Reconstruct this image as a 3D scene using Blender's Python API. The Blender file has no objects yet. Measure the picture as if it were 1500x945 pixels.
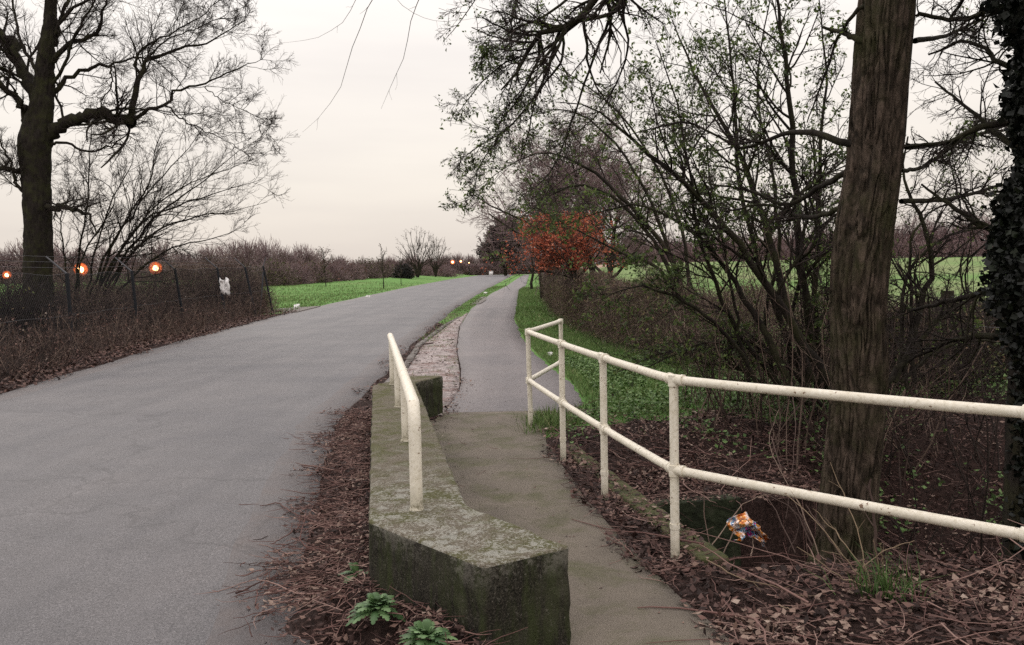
import bpy, bmesh, math
import numpy as np
from mathutils import Matrix, Vector
rng = np.random.default_rng(11)
U = rng.uniform
scene = bpy.context.scene
COL = scene.collection
R_ = math.radians

# ------------------------------------------------------------------ camera
F = 1250.0; H = 1.6
pit = math.atan(72.5 / F); rol = R_(1.1)
cf = np.array([0, math.cos(pit), -math.sin(pit)])
u0 = np.array([0, math.sin(pit), math.cos(pit)]); r0 = np.array([1.0, 0, 0])
cu = u0 * math.cos(rol) + r0 * math.sin(rol)
cr = r0 * math.cos(rol) - u0 * math.sin(rol)
cam = bpy.data.objects.new('camera', bpy.data.cameras.new('camera'))
COL.objects.link(cam); scene.camera = cam
cam.data.sensor_width = 36; cam.data.lens = 30; cam.data.clip_end = 3000; cam.data.clip_start = 0.05
M = Matrix.Identity(4)
for i in range(3):
    M[i][0] = cr[i]; M[i][1] = cu[i]; M[i][2] = -cf[i]
M[2][3] = H
cam.matrix_world = M

def pt(px, py, D):
    """a measured direction and distance -> metres"""
    d = cf + (px - 750) / F * cr + (472.5 - py) / F * cu
    return np.array([0, 0, H]) + d * (D / d[1])

# ------------------------------------------------------------------ noise + terrain
_tab = np.random.default_rng(3).uniform(-1, 1, (256, 256))
def vnoise(x, y, s=1.0, o=0):
    x = np.asarray(x, float) * s + 37.3 + o * 11.7; y = np.asarray(y, float) * s + 91.1 + o * 5.3
    xi = np.floor(x).astype(int); yi = np.floor(y).astype(int)
    fx = x - xi; fy = y - yi
    fx = fx * fx * (3 - 2 * fx); fy = fy * fy * (3 - 2 * fy)
    g = lambda a, b: _tab[a % 256, b % 256]
    return (g(xi, yi) * (1 - fx) + g(xi + 1, yi) * fx) * (1 - fy) + (g(xi, yi + 1) * (1 - fx) + g(xi + 1, yi + 1) * fx) * fy
def sst(a, b, v):
    t = np.clip((np.asarray(v, float) - a) / (b - a), 0, 1); return t * t * (3 - 2 * t)

RX = dict(  # edges of the road and the footpath: x against distance y
    xl=([-6, 0, 12, 22, 35, 46, 80, 200, 215], [-6.2, -6.4, -7.3, -8.6, -9.4, -9.5, -9.4, -8.0, -7.8]),
    xr=([-6, 3.5, 4.2, 5, 7, 9, 10, 15, 20, 30, 40, 57, 80, 120, 200, 215], [-.8, -.85, -1.0, -1.2, -1.58, -1.88, -1.95, -2.12, -2.32, -2.42, -2.4, -2.1, -1.5, -.6, .6, .8]),
    pl=([-6, 3.0, 9.6, 11.8, 13.9, 18.3, 25.5, 36.5, 56, 75, 120, 200], [-.30, -.30, -.80, -.74, -.86, -1.2, -1.58, -1.75, -1.34, -.4, .9, 3.0]),
    pr=([-6, 0, 3.0, 3.63, 4.12, 4.94, 5.4, 6.8, 7.95, 9, 10.2, 12.3, 15.9, 20, 29, 62, 75, 120, 200], [1.2, 1.15, .95, .84, .72, .58, .52, .36, .28, .3, .85, .82, .5, .27, .10, .55, 1.3, 2.4, 4.3]))
def ex(k, y): return np.interp(y, *RX[k])

RO = np.array([.88, 4.65]); RU = np.array([-.19, .982]); RN = np.array([.982, .19])
def st(x, y):
    dx = x - RO[0]; dy = y - RO[1]
    return dx * RU[0] + dy * RU[1], dx * RN[0] + dy * RN[1]
PAR = [(-.13, 3.29), (.225, 3.52), (-.246, 4.21), (-1.05, 9.1), (-.80, 9.65), (-1.17, 9.74), (-1.474, 8.9), (-.69, 3.94)]
def segd(x, y, a, b):
    ax, ay = a; bx, by = b; vx, vy = bx - ax, by - ay
    t = np.clip(((x - ax) * vx + (y - ay) * vy) / (vx * vx + vy * vy), 0, 1)
    return np.hypot(x - ax - t * vx, y - ay - t * vy)
def T(x, y, bump=True):
    x = np.asarray(x, float); y = np.asarray(y, float)
    z = np.interp(y, [0, 25, 40, 60, 80, 120, 200, 420, 900], [0, 0, .12, .32, .52, .82, 1.15, 3, 8])
    z = z + 1.95 * sst(4, 22, x) * sst(42, 150, y) + .55 * sst(9, 15, -x) * sst(60, 130, y)
    s, t = st(x, y)
    near = sst(-.35, .22, s + .35 * sst(.9, 2.2, t))
    far = np.where(s < 1.95, 1.0, .26 * (1 - sst(1.95, 3.9, s)))
    far = np.where(t > 2.2, np.minimum(1, 1 - sst(1.6, 3.8, s)) , far)
    z = z - 1.15 * near * far * sst(.21, .27, t) * (1 - .3 * sst(3, 9, t))
    d = np.minimum(segd(x, y, PAR[0], PAR[7]), segd(x, y, PAR[7], PAR[6]))
    d = np.minimum(d, segd(x, y, (-.13, 3.29), (.1, 1.5)))
    z = z + (.15 + .05 * vnoise(x, y, 4.5, 9)) * (1 - sst(.0, .42 + .14 * vnoise(x, y, 3.1, 4), d)) * (x < ex('xr', y) + .9)*(1 - sst(.0,.2,x))
    if bump:
        off = ((x < ex('xl', y) - .2) | (x > ex('pr', y) + .1) | ((x > ex('xr', y) + .05) & (x < ex('pl', y) - .05)))
        z = z + off * (vnoise(x, y, 2.3) * .022 + vnoise(x, y, 7, 2) * .012 + vnoise(x, y, .35, 3) * .06 * sst(12, 30, y))
        inr = ((x > ex('xl', y) + .25) & (x < ex('xr', y) - .2)) | ((x > ex('pl', y) + .18) & (x < ex('pr', y) - .18) & (y < 198))
        z = z - .07 * inr
    return z
def onG(px, py, n=12):
    D = 10.0
    for _ in range(40):
        p = pt(px, py, D); dz = p[2] - float(T(p[0], p[1], False))
        d = (p - [0, 0, H]) / D
        if d[2] >= 0: break
        D = D + dz / (-d[2]) * .7
    return pt(px, py, D)

# ------------------------------------------------------------------ mesh builder
class MB:
    def __init__(s): s.v = []; s.f = {3: [], 4: []}; s.t = {3: [], 4: []}; s.n = 0
    def add(s, v, f, tint=None):
        v = np.asarray(v, float).reshape(-1, 3); f = np.asarray(f, int)
        if len(f) == 0: return s
        k = f.shape[1]; s.v.append(v); s.f[k].append(f + s.n); s.n += len(v)
        s.t[k].append(np.full(len(f), .5) if tint is None else np.asarray(tint, float)); return s
    def build(s, name, mat, parent=None, smooth=False, loc=None):
        me = bpy.data.meshes.new(name)
        V = np.concatenate(s.v)
        if loc is not None: V = V - np.asarray(loc)
        fs = [(k, np.concatenate(s.f[k])) for k in (3, 4) if s.f[k]]
        tt = np.concatenate([np.concatenate(s.t[k]) for k, _ in fs])
        me.vertices.add(len(V)); me.vertices.foreach_set('co', V.astype(np.float32).ravel())
        li = np.concatenate([f.ravel() for _, f in fs]); tot = np.concatenate([np.full(len(f), k) for k, f in fs])
        me.loops.add(len(li)); me.loops.foreach_set('vertex_index', li.astype(np.int32))
        me.polygons.add(len(tot)); st_ = np.concatenate([[0], np.cumsum(tot)[:-1]])
        me.polygons.foreach_set('loop_start', st_.astype(np.int32)); me.polygons.foreach_set('loop_total', tot.astype(np.int32))
        me.update(calc_edges=True)
        a = me.attributes.new('tint', 'FLOAT', 'FACE'); a.data.foreach_set('value', tt.astype(np.float32))
        if smooth: me.polygons.foreach_set('use_smooth', np.ones(len(tot), bool))
        me.materials.append(mat)
        o = bpy.data.objects.new(name, me); COL.objects.link(o)
        if parent: o.parent = parent
        elif loc is not None: o.location = loc
        return o

def tag(o, label=None, cat=None, group=None, kind=None):
    if label: o['label'] = label
    if cat: o['category'] = cat
    if group: o['group'] = group
    if kind: o['kind'] = kind
    return o
def empty(name, loc, label, cat, group=None):
    o = bpy.data.objects.new(name, None); COL.objects.link(o); o.location = loc; o.empty_display_size = .2
    return tag(o, label, cat, group)
def norm(v): return v / np.maximum(np.linalg.norm(v, axis=-1, keepdims=True), 1e-9)

def tube(mb, P, Rr, sides=3, tint=None, cap=False, axis=None):
    P = np.asarray(P, float); Rr = np.asarray(Rr, float)
    if P.ndim == 2: P = P[None]; Rr = Rr[None]
    N, m = P.shape[:2]
    if N == 0: return mb
    tg = norm(np.gradient(P, axis=1)); mt = np.abs(P[:, -1] - P[:, 0])
    ref = np.eye(3)[np.argmin(mt, axis=1)][:, None, :]
    if axis is not None: ref = np.array(axis, float)[None, None, :]
    a = norm(np.cross(tg, np.broadcast_to(ref, tg.shape))); b = np.cross(tg, a)
    th = np.arange(sides) * 2 * math.pi / sides
    V = P[:, :, None, :] + Rr[:, :, None, None] * (np.cos(th)[None, None, :, None] * a[:, :, None, :] + np.sin(th)[None, None, :, None] * b[:, :, None, :])
    idx = np.arange(N * m * sides).reshape(N, m, sides); nx = np.roll(idx, -1, axis=2)
    f = np.stack([idx[:, :-1], nx[:, :-1], nx[:, 1:], idx[:, 1:]], -1).reshape(-1, 4)
    tn = None if tint is None else np.repeat(np.asarray(tint), (m - 1) * sides)
    mb.add(V.reshape(-1, 3), f, tn)
    if cap:
        for e in (0, m - 1):
            c = P[:, e]; ring = V[:, e]
            vv = np.concatenate([c[:, None], ring], 1).reshape(-1, 3)
            k = np.arange(sides); ff = np.stack([np.zeros(sides, int), 1 + k, 1 + (k + 1) % sides], -1)
            ff = (ff[None] + (np.arange(N) * (sides + 1))[:, None, None]).reshape(-1, 3)
            mb.add(vv, ff)
    return mb

def smoothline(pts, rad, n):
    pts = np.asarray(pts, float); k = len(pts)
    seg = np.concatenate([[0], np.cumsum(np.linalg.norm(np.diff(pts, axis=0), axis=1))]); t = np.linspace(0, seg[-1], n)
    tg = np.gradient(pts, seg, axis=0)
    i = np.clip(np.searchsorted(seg, t, 'right') - 1, 0, k - 2); h = (seg[i + 1] - seg[i])[:, None]; u = ((t - seg[i])[:, None]) / h
    o = (2*u**3-3*u**2+1)*pts[i] + (u**3-2*u**2+u)*h*tg[i] + (-2*u**3+3*u**2)*pts[i+1] + (u**3-u**2)*h*tg[i+1]
    return o, np.interp(t, seg, rad)

def limb(spec, D, n=12, wig=.02, dd=0):
    """spec: list of (px, py, radius[, extra depth])"""
    P = np.array([pt(q[0], q[1], D + (q[3] if len(q) > 3 else 0) + dd * i / len(spec)) for i, q in enumerate(spec)])
    o, r = smoothline(P, [q[2] for q in spec], n)
    o[1:-1] += rng.normal(0, wig, (n - 2, 3)) * np.minimum(1, r[1:-1, None] * 8 + .3)
    return o[None], r[None]

def grow(P, Rr, n, t=(.2, 1), ang=(30, 60), ln=(.3, .6), rf=.6, rmin=.003, up=0., wig=.12, m=5, bias=None, lenabs=None):
    N, mp = P.shape[:2]; idx = np.repeat(np.arange(N), n); K = len(idx)
    tt = U(t[0], t[1], K); f = tt * (mp - 1); i0 = np.minimum(f.astype(int), mp - 2); w = (f - i0)[:, None]
    p = P[idx, i0] * (1 - w) + P[idx, i0 + 1] * w; d = norm(P[idx, i0 + 1] - P[idx, i0])
    L = np.linalg.norm(np.diff(P, axis=1), axis=2).sum(1)[idx] * U(ln[0], ln[1], K) * (1.15 - .6 * tt)
    if lenabs: L = U(lenabs[0], lenabs[1], K)
    r = (Rr[idx, i0] * (1 - w[:, 0]) + Rr[idx, i0 + 1] * w[:, 0]) * rf
    q = norm(rng.normal(0, 1, (K, 3))); q = norm(q - (q * d).sum(1, keepdims=True) * d)
    a = np.radians(U(ang[0], ang[1], K))[:, None]
    d = norm(np.cos(a) * d + np.sin(a) * q + np.array([0, 0, up]) + (0 if bias is None else np.array(bias)))
    out = np.zeros((K, m, 3)); out[:, 0] = p; step = (L / (m - 1))[:, None]
    for k in range(1, m):
        d = norm(d + rng.normal(0, wig, (K, 3)) + np.array([0, 0, up * .35]) + (0 if bias is None else np.array(bias) * .3))
        out[:, k] = out[:, k - 1] + d * step
    r = np.maximum(r, rmin)
    RR = r[:, None] * np.linspace(1, .35, m)[None]; return out, np.maximum(RR, rmin * .6)

def cat(*a):
    return a
def leaves(mb, P, size, per=1, spread=.05, tint=(0, 1), flat=0., asp=.5, patchy=0):
    """little folded leaves round the points P"""
    P = np.repeat(P.reshape(-1, 3), per, axis=0) ; K = len(P)
    P = P + rng.normal(0, spread, (K, 3))
    d = norm(rng.normal(0, 1, (K, 3)) * np.array([1, 1, 1 - flat])); q = rng.normal(0, 1, (K, 3)) * np.array([1, 1, 1 - flat])
    w = norm(np.cross(d, norm(q) + [0, 0, flat * 3])); nrm = np.cross(d, w)
    s = (U(size[0], size[1], K))[:, None]
    fold = U(.05, .35, K)[:, None]
    v = np.stack([P, P + d * s * .5 + w * s * asp * .5 + nrm * s * fold * .5, P + d * s, P + d * s * .5 - w * s * asp * .5 + nrm * s * fold * .5], 1)
    b = np.arange(K)[:, None] * 4
    f = np.concatenate([b + [0, 1, 2], b + [0, 2, 3]]); tn = U(tint[0], tint[1], K)
    if patchy: tn = np.clip(tn * (1 + patchy * vnoise(P[:, 0], P[:, 1], 2.1, 31)) + patchy * .25 * vnoise(P[:, 0], P[:, 1], 7, 33), 0, .97)
    return mb.add(v, f, np.concatenate([tn, tn]))

# ------------------------------------------------------------------ materials
def nt(name):
    m = bpy.data.materials.new(name); m.use_nodes = True; t = m.node_tree; b = t.nodes['Principled BSDF']
    return m, t, b
def ramp(t, fac, stops, interp='LINEAR'):
    r = t.nodes.new('ShaderNodeValToRGB'); r.color_ramp.interpolation = interp; e = r.color_ramp.elements
    while len(e) < len(stops): e.new(.5)
    for i, (p, c) in enumerate(stops): e[i].position = p; e[i].color = (*c, 1) if not isinstance(c, (int, float)) else (c, c, c, 1)
    t.links.new(fac, r.inputs[0]); return r.outputs[0]
def noise(t, scale, detail=4, rough=.55, vec=None, dist=0):
    n = t.nodes.new('ShaderNodeTexNoise'); n.inputs['Scale'].default_value = scale; n.inputs['Detail'].default_value = detail
    n.inputs['Roughness'].default_value = rough; n.inputs['Distortion'].default_value = dist
    t.links.new(vec if vec is not None else pos(t), n.inputs['Vector']); return n.outputs['Fac']
def pos(t):
    n = t.nodes.get('TC') or t.nodes.new('ShaderNodeTexCoord'); n.name = 'TC'; return n.outputs['Object']
def mix(t, fac, a, b, mode='MIX'):
    n = t.nodes.new('ShaderNodeMix'); n.data_type = 'RGBA'; n.blend_type = mode
    for s, v in ((n.inputs[0], fac), (n.inputs[6], a), (n.inputs[7], b)):
        if isinstance(v, (int, float)): s.default_value = v
        elif isinstance(v, tuple): s.default_value = (*v, 1)
        else: t.links.new(v, s)
    return n.outputs[2]
def math_(t, op, a, b=0.):
    n = t.nodes.new('ShaderNodeMath'); n.operation = op
    for s, v in ((n.inputs[0], a), (n.inputs[1], b)):
        if isinstance(v, (int, float)): s.default_value = v
        else: t.links.new(v, s)
    return n.outputs[0]
def attr(t, name):
    n = t.nodes.new('ShaderNodeAttribute'); n.attribute_name = name; return n.outputs['Fac']
def bump(t, b, h, dist=.01, strength=1.):
    n = t.nodes.new('ShaderNodeBump'); n.inputs['Distance'].default_value = dist; n.inputs['Strength'].default_value = strength
    t.links.new(h, n.inputs['Height']); t.links.new(n.outputs[0], b.inputs['Normal'])
def simple(name, stops, scale=8, detail=4, rough=.85, bd=0., tint=None, spec=.3, transl=0):
    """ramp over noise; with tint: over the per-leaf random value"""
    m, t, b = nt(name); n = noise(t, scale, detail)
    c = ramp(t, attr(t, 'tint') if tint else n, stops)
    if tint: c = mix(t, .35, c, ramp(t, n, [(.3, .25), (.7, .9)]), 'MULTIPLY')
    t.links.new(c, b.inputs['Base Color']); b.inputs['Roughness'].default_value = rough
    b.inputs['Specular IOR Level'].default_value = spec
    if bd: bump(t, b, noise(t, scale * 3, 5), bd)
    if transl:
        tl = t.nodes.new('ShaderNodeBsdfTranslucent'); t.links.new(mix(t, 1., c, (1.5, 1.5, 1.1), 'MULTIPLY'), tl.inputs[0]); mx = t.nodes.new('ShaderNodeMixShader'); mx.inputs[0].default_value = transl
        t.links.new(b.outputs[0], mx.inputs[1]); t.links.new(tl.outputs[0], mx.inputs[2]); t.links.new(mx.outputs[0], t.nodes['Material Output'].inputs[0])
    return m

# asphalt
def asphalt(name, lo, hi, patch=.5, cracks=False, edge=1.):
    m, t, b = nt(name)
    fine = noise(t, 130, 4, .85); mid = noise(t, 38, 3, .7); big = noise(t, .55, 5, .6); stre = noise(t, 3.1, 6, .7)
    mp2 = t.nodes.new('ShaderNodeMapping'); mp2.inputs['Scale'].default_value = (1.1, .035, 1); t.links.new(pos(t), mp2.inputs[0]); band = noise(t, 1.3, 3, .6, vec=mp2.outputs[0])
    c = ramp(t, fine, [(.30, tuple(x * .35 for x in lo)), (.47, lo), (.55, hi), (.72, tuple(min(1, x * 1.9) for x in hi))])
    c = mix(t, .6, c, ramp(t, mid, [(.3, .55), (.7, 1.1)]), 'MULTIPLY')
    c = mix(t, patch, c, ramp(t, big, [(.3, (.66, .66, .69)), (.5, (.93, .92, .91)), (.75, (1.18, 1.14, 1.1))]), 'MULTIPLY')
    c = mix(t, .45, c, ramp(t, stre, [(.3, (.7, .68, .66)), (.6, (1, 1, 1))]), 'MULTIPLY')
    c = mix(t, .8, c, ramp(t, band, [(.35, (.80, .80, .81)), (.5, (1, .99, .98)), (.65, (1.12, 1.10, 1.08))]), 'MULTIPLY')
    ed = math_(t, 'ABSOLUTE', math_(t, 'SUBTRACT', attr(t, 'tint'), .5))
    c = mix(t, math_(t, 'MULTIPLY', ramp(t, math_(t, 'ADD', ed, math_(t, 'MULTIPLY', math_(t, 'SUBTRACT', stre, .5), .16)), [(.41, 0.), (.5, .75)]), edge), c, (.10, .068, .055))
    if cracks:
        v = t.nodes.new('ShaderNodeTexVoronoi'); v.feature = 'DISTANCE_TO_EDGE'; v.inputs['Scale'].default_value = .23
        mp = t.nodes.new('ShaderNodeMapping'); t.links.new(pos(t), mp.inputs[0])
        dn = t.nodes.new('ShaderNodeTexNoise'); dn.inputs['Scale'].default_value = 1.7; dn.inputs['Detail'].default_value = 6; t.links.new(pos(t), dn.inputs['Vector'])
        ad = t.nodes.new('ShaderNodeVectorMath'); ad.operation = 'ADD'; t.links.new(pos(t), ad.inputs[0]); t.links.new(dn.outputs['Color'], ad.inputs[1])
        t.links.new(ad.outputs[0], v.inputs['Vector'])
        cr_ = ramp(t, v.outputs['Distance'], [(.0, .35), (.004, .5), (.008, 1.0)])
        c = mix(t, .35, c, cr_, 'MULTIPLY')
    t.links.new(c, b.inputs['Base Color']); b.inputs['Roughness'].default_value = .6; b.inputs['Specular IOR Level'].default_value = .5
    bump(t, b, math_(t, 'ADD', fine, math_(t, 'MULTIPLY', mid, 1.5)), .006, .9); return m
m_road = asphalt('road_asphalt', (.092, .089, .096), (.168, .162, .170), .95, True)
m_path = asphalt('path_asphalt', (.125, .111, .113), (.205, .182, .185), .6, False, .6)
def concrete_deck():
    m, t, b = nt('deck_concrete')
    fine = noise(t, 190, 4, .8); big = noise(t, 1.6, 6, .65); g = noise(t, 2.6, 6, .7, dist=.4)
    c = ramp(t, fine, [(.3, (.09, .075, .06)), (.48, (.195, .165, .135)), (.62, (.31, .275, .23)), (.75, (.46, .42, .37))])
    c = mix(t, .55, c, ramp(t, big, [(.35, .5), (.65, 1.05)]), 'MULTIPLY')
    c = mix(t, ramp(t, g, [(.47, 0.), (.66, .7)]), c, (.085, .092, .03)); c = mix(t, 1., c, (.80, .78, .74), 'MULTIPLY')
    t.links.new(c, b.inputs['Base Color']); b.inputs['Roughness'].default_value = .92
    bump(t, b, fine, .006); return m
m_deck = concrete_deck()
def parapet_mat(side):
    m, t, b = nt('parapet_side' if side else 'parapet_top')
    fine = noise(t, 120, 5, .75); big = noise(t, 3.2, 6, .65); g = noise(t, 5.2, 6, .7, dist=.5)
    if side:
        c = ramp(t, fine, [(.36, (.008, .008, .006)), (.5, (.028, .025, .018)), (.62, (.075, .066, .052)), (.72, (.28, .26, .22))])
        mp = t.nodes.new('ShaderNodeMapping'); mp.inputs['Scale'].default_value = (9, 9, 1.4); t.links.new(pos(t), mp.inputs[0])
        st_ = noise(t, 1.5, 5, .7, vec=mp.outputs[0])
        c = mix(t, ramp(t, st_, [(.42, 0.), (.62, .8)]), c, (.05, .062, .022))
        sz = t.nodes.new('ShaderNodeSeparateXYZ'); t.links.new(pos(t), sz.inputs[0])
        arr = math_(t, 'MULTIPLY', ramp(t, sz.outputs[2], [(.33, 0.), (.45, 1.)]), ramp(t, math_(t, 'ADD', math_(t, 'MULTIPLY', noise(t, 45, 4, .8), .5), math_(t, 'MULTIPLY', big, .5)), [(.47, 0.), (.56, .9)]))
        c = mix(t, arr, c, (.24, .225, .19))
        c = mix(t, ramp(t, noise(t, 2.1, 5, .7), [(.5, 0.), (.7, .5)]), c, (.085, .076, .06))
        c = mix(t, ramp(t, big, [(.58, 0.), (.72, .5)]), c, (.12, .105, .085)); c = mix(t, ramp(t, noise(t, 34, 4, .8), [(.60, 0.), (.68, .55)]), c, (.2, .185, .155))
    else:
        c = ramp(t, fine, [(.3, (.06, .05, .036)), (.48, (.15, .128, .095)), (.62, (.24, .21, .165)), (.78, (.42, .40, .35))])
        c = mix(t, ramp(t, g, [(.42, 0.), (.60, .8)]), c, (.088, .092, .028))
        # pale crusts of lichen, gathered towards the near end
        v = t.nodes.new('ShaderNodeTexVoronoi'); v.inputs['Scale'].default_value = 11; v.inputs['Randomness'].default_value = 1
        dn = t.nodes.new('ShaderNodeTexNoise'); dn.inputs['Scale'].default_value = 22; dn.inputs['Detail'].default_value = 5; t.links.new(pos(t), dn.inputs['Vector'])
        ad = t.nodes.new('ShaderNodeVectorMath'); ad.operation = 'MULTIPLY_ADD'; ad.inputs[1].default_value = (.09, .09, .09)
        t.links.new(dn.outputs['Color'], ad.inputs[0]); t.links.new(pos(t), ad.inputs[2]); t.links.new(ad.outputs[0], v.inputs['Vector'])
        sx = t.nodes.new('ShaderNodeSeparateXYZ'); t.links.new(pos(t), sx.inputs[0])
        nearm = ramp(t, math_(t, 'MULTIPLY', math_(t, 'ADD', sx.outputs[1], 5.8), .1), [(.36, 1.), (.43, .95), (.52, .25), (.8, .08)])
        blot = ramp(t, math_(t, 'ADD', v.outputs['Distance'], math_(t, 'MULTIPLY', big, .55)), [(.50, 1.), (.60, 0.)])
        gran = ramp(t, math_(t, 'ADD', math_(t, 'MULTIPLY', noise(t, 75, 3, .7), .6), math_(t, 'MULTIPLY', noise(t, 9, 4, .6), .4)), [(.50, 0.), (.55, .8)])
        c = mix(t, math_(t, 'MULTIPLY', gran, nearm), c, (.38, .37, .32))
        c = mix(t, math_(t, 'MULTIPLY', math_(t, 'MULTIPLY', blot, nearm), .8), c, ramp(t, fine, [(.35, (.2, .2, .165)), (.6, (.44, .43, .38))]))
    t.links.new(c, b.inputs['Base Color']); b.inputs['Roughness'].default_value = .95; b.inputs['Specular IOR Level'].default_value = .2
    bump(t, b, math_(t, 'ADD', math_(t, 'MULTIPLY', fine, .8), big), .02, .9); return m
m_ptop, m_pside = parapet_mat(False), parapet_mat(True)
def paint_mat():
    m, t, b = nt('cream_paint')
    n = noise(t, 60, 5, .7); g = noise(t, 7, 6, .7)
    c = ramp(t, n, [(.3, (.46, .41, .31)), (.42, (.70, .65, .53)), (.6, (.79, .74, .63))])
    c = mix(t, ramp(t, g, [(.5, 0.), (.75, .45)]), c, (.48, .42, .3))
    c = mix(t, ramp(t, noise(t, 33, 3, .6), [(.655, 0.), (.68, .9)]), c, (.17, .09, .05))
    sx = t.nodes.new('ShaderNodeSeparateXYZ'); t.links.new(pos(t), sx.inputs[0])
    c = mix(t, math_(t, 'MULTIPLY', ramp(t, sx.outputs[2], [(.0, 1.), (.03, .8), (.13, 0.)]), ramp(t, n, [(.4, .2), (.6, 1.)])), c, (.14, .12, .06))
    t.links.new(c, b.inputs['Base Color']); b.inputs['Roughness'].default_value = .55
    bump(t, b, n, .002, .8); return m
m_paint = paint_mat()
def bark_mat(name, stops, zs=.18, scale=24, bd=.02):
    m, t, b = nt(name)
    mp = t.nodes.new('ShaderNodeMapping'); mp.inputs['Scale'].default_value = (1, 1, zs); t.links.new(pos(t), mp.inputs[0])
    n = noise(t, scale, 7, .7, vec=mp.outputs[0], dist=.6)
    c = ramp(t, n, stops)
    g = noise(t, 3, 5, .7); c = mix(t, ramp(t, g, [(.45, 0.), (.65, .6)]), c, (.045, .048, .018))
    t.links.new(c, b.inputs['Base Color']); b.inputs['Roughness'].default_value = .95; b.inputs['Specular IOR Level'].default_value = .15
    bump(t, b, n, bd, 1); return m
m_bark = bark_mat('bark_ridged', [(.32, (.010, .008, .006)), (.47, (.05, .038, .028)), (.66, (.135, .10, .078))], zs=.42, scale=20, bd=.035)
m_bark_dark = bark_mat('bark_dark', [(.3, (.009, .007, .006)), (.6, (.028, .023, .019)), (.8, (.06, .052, .044))])
m_twig = simple('twig_dark', [(0, (.016, .011, .010)), (.5, (.03, .021, .018)), (1, (.06, .045, .036))], 3, rough=.9)
m_twig_grey = simple('twig_grey', [(0, (.05, .034, .03)), (1, (.12, .09, .078))], 3, rough=.9)
m_twig_purple = simple('twig_purple', [(.25, (.13, .088, .09)), (.75, (.28, .20, .20))], .5, rough=.95)
m_cane = simple('cane_brown', [(0, (.035, .022, .019)), (.6, (.12, .08, .066)), (1, (.30, .22, .17))], 3, rough=.9, tint=True)
m_straw = simple('dry_straw', [(0, (.16, .11, .07)), (1, (.36, .27, .18))], 3, rough=.9, tint=True)
m_leaf = simple('young_leaf', [(0, (.035, .055, .02)), (.6, (.08, .115, .04)), (1, (.16, .21, .085))], 4, rough=.6, tint=True, transl=.45)
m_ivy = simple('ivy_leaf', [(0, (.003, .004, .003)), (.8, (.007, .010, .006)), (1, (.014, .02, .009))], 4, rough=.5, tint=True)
m_red = simple('copper_leaf', [(0, (.17, .045, .03)), (.6, (.50, .13, .08)), (1, (.66, .26, .18))], 4, rough=.8, tint=True, transl=.4)
m_litter = simple('dead_leaf', [(0, (.02, .010, .008)), (.35, (.065, .034, .028)), (.7, (.155, .085, .07)), (.96, (.24, .155, .12)), (1, (.46, .37, .3))], 20, rough=.75, tint=True)
m_ltwig = simple('litter_twig', [(0, (.04, .02, .017)), (.6, (.18, .096, .082)), (1, (.38, .25, .21))], 20, rough=.85, tint=True)
m_grass = simple('grass_blade', [(0, (.09, .15, .045)), (.6, (.145, .225, .065)), (.88, (.18, .27, .08)), (1, (.30, .27, .14))], 1.2, rough=.7, tint=True)
m_weed = simple('weed_leaf', [(0, (.045, .09, .022)), (.6, (.10, .18, .045)), (1, (.17, .26, .09))], 6, rough=.65, tint=True)
m_dock = simple('dock_leaf', [(0, (.04, .09, .03)), (.7, (.10, .18, .065)), (1, (.17, .27, .12))], 30, rough=.55, tint=True)
m_hedge_l = simple('hedge_leaf', [(0, (.055, .068, .025)), (.45, (.12, .15, .045)), (.75, (.17, .15, .07)), (1, (.26, .16, .10))], 1.5, rough=.85, tint=True)
m_olive = simple('hedge_olive', [(0, (.045, .045, .018)), (.6, (.085, .09, .035)), (1, (.12, .10, .05))], 1.5, rough=.9, tint=True)
m_rust = simple('hedge_rust', [(0, (.07, .035, .028)), (.6, (.14, .07, .055)), (1, (.19, .10, .075))], .6, rough=.9, tint=True)
m_steel = simple('fence_steel', [(0, (.006, .007, .010)), (1, (.014, .016, .02))], 8, rough=.7)
m_wire = simple('galvanised_wire', [(0, (.05, .05, .055)), (1, (.14, .14, .15))], 8, rough=.6)
m_white = simple('white_plastic', [(.3, (.75, .72, .7)), (.7, (.9, .88, .87))], 14, rough=.6, bd=.004)
def mat_ground():
    m, t, b = nt('ground_cover')
    g = attr(t, 'grass'); dry = attr(t, 'dry')
    fine = noise(t, 35, 5, .8); mid = noise(t, 4, 5, .7); lo = noise(t, .22, 5, .6)
    soil = ramp(t, fine, [(.32, (.010, .006, .005)), (.5, (.032, .018, .015)), (.62, (.065, .04, .034)), (.76, (.12, .08, .066))])
    gr = ramp(t, fine, [(.3, (.05, .12, .03)), (.5, (.12, .25, .06)), (.7, (.19, .34, .09))])
    gr = mix(t, .55, gr, ramp(t, mid, [(.3, .55), (.65, 1.1)]), 'MULTIPLY')
    gr = mix(t, ramp(t, lo, [(.5, 0.), (.72, .5)]), gr, (.24, .30, .12))
    gf = math_(t, 'ADD', g, math_(t, 'MULTIPLY', math_(t, 'SUBTRACT', mid, .5), .9))
    c = mix(t, ramp(t, gf, [(.42, 0.), (.58, 1.)]), soil, gr)
    c = mix(t, dry, c, ramp(t, mid, [(.3, (.27, .18, .14)), (.7, (.42, .30, .24))]))
    t.links.new(c, b.inputs['Base Color']); b.inputs['Roughness'].default_value = .95; b.inputs['Specular IOR Level'].default_value = .15
    bump(t, b, math_(t, 'ADD', fine, math_(t, 'MULTIPLY', mid, 2)), .03, .9); return m
m_ground = mat_ground()
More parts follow.
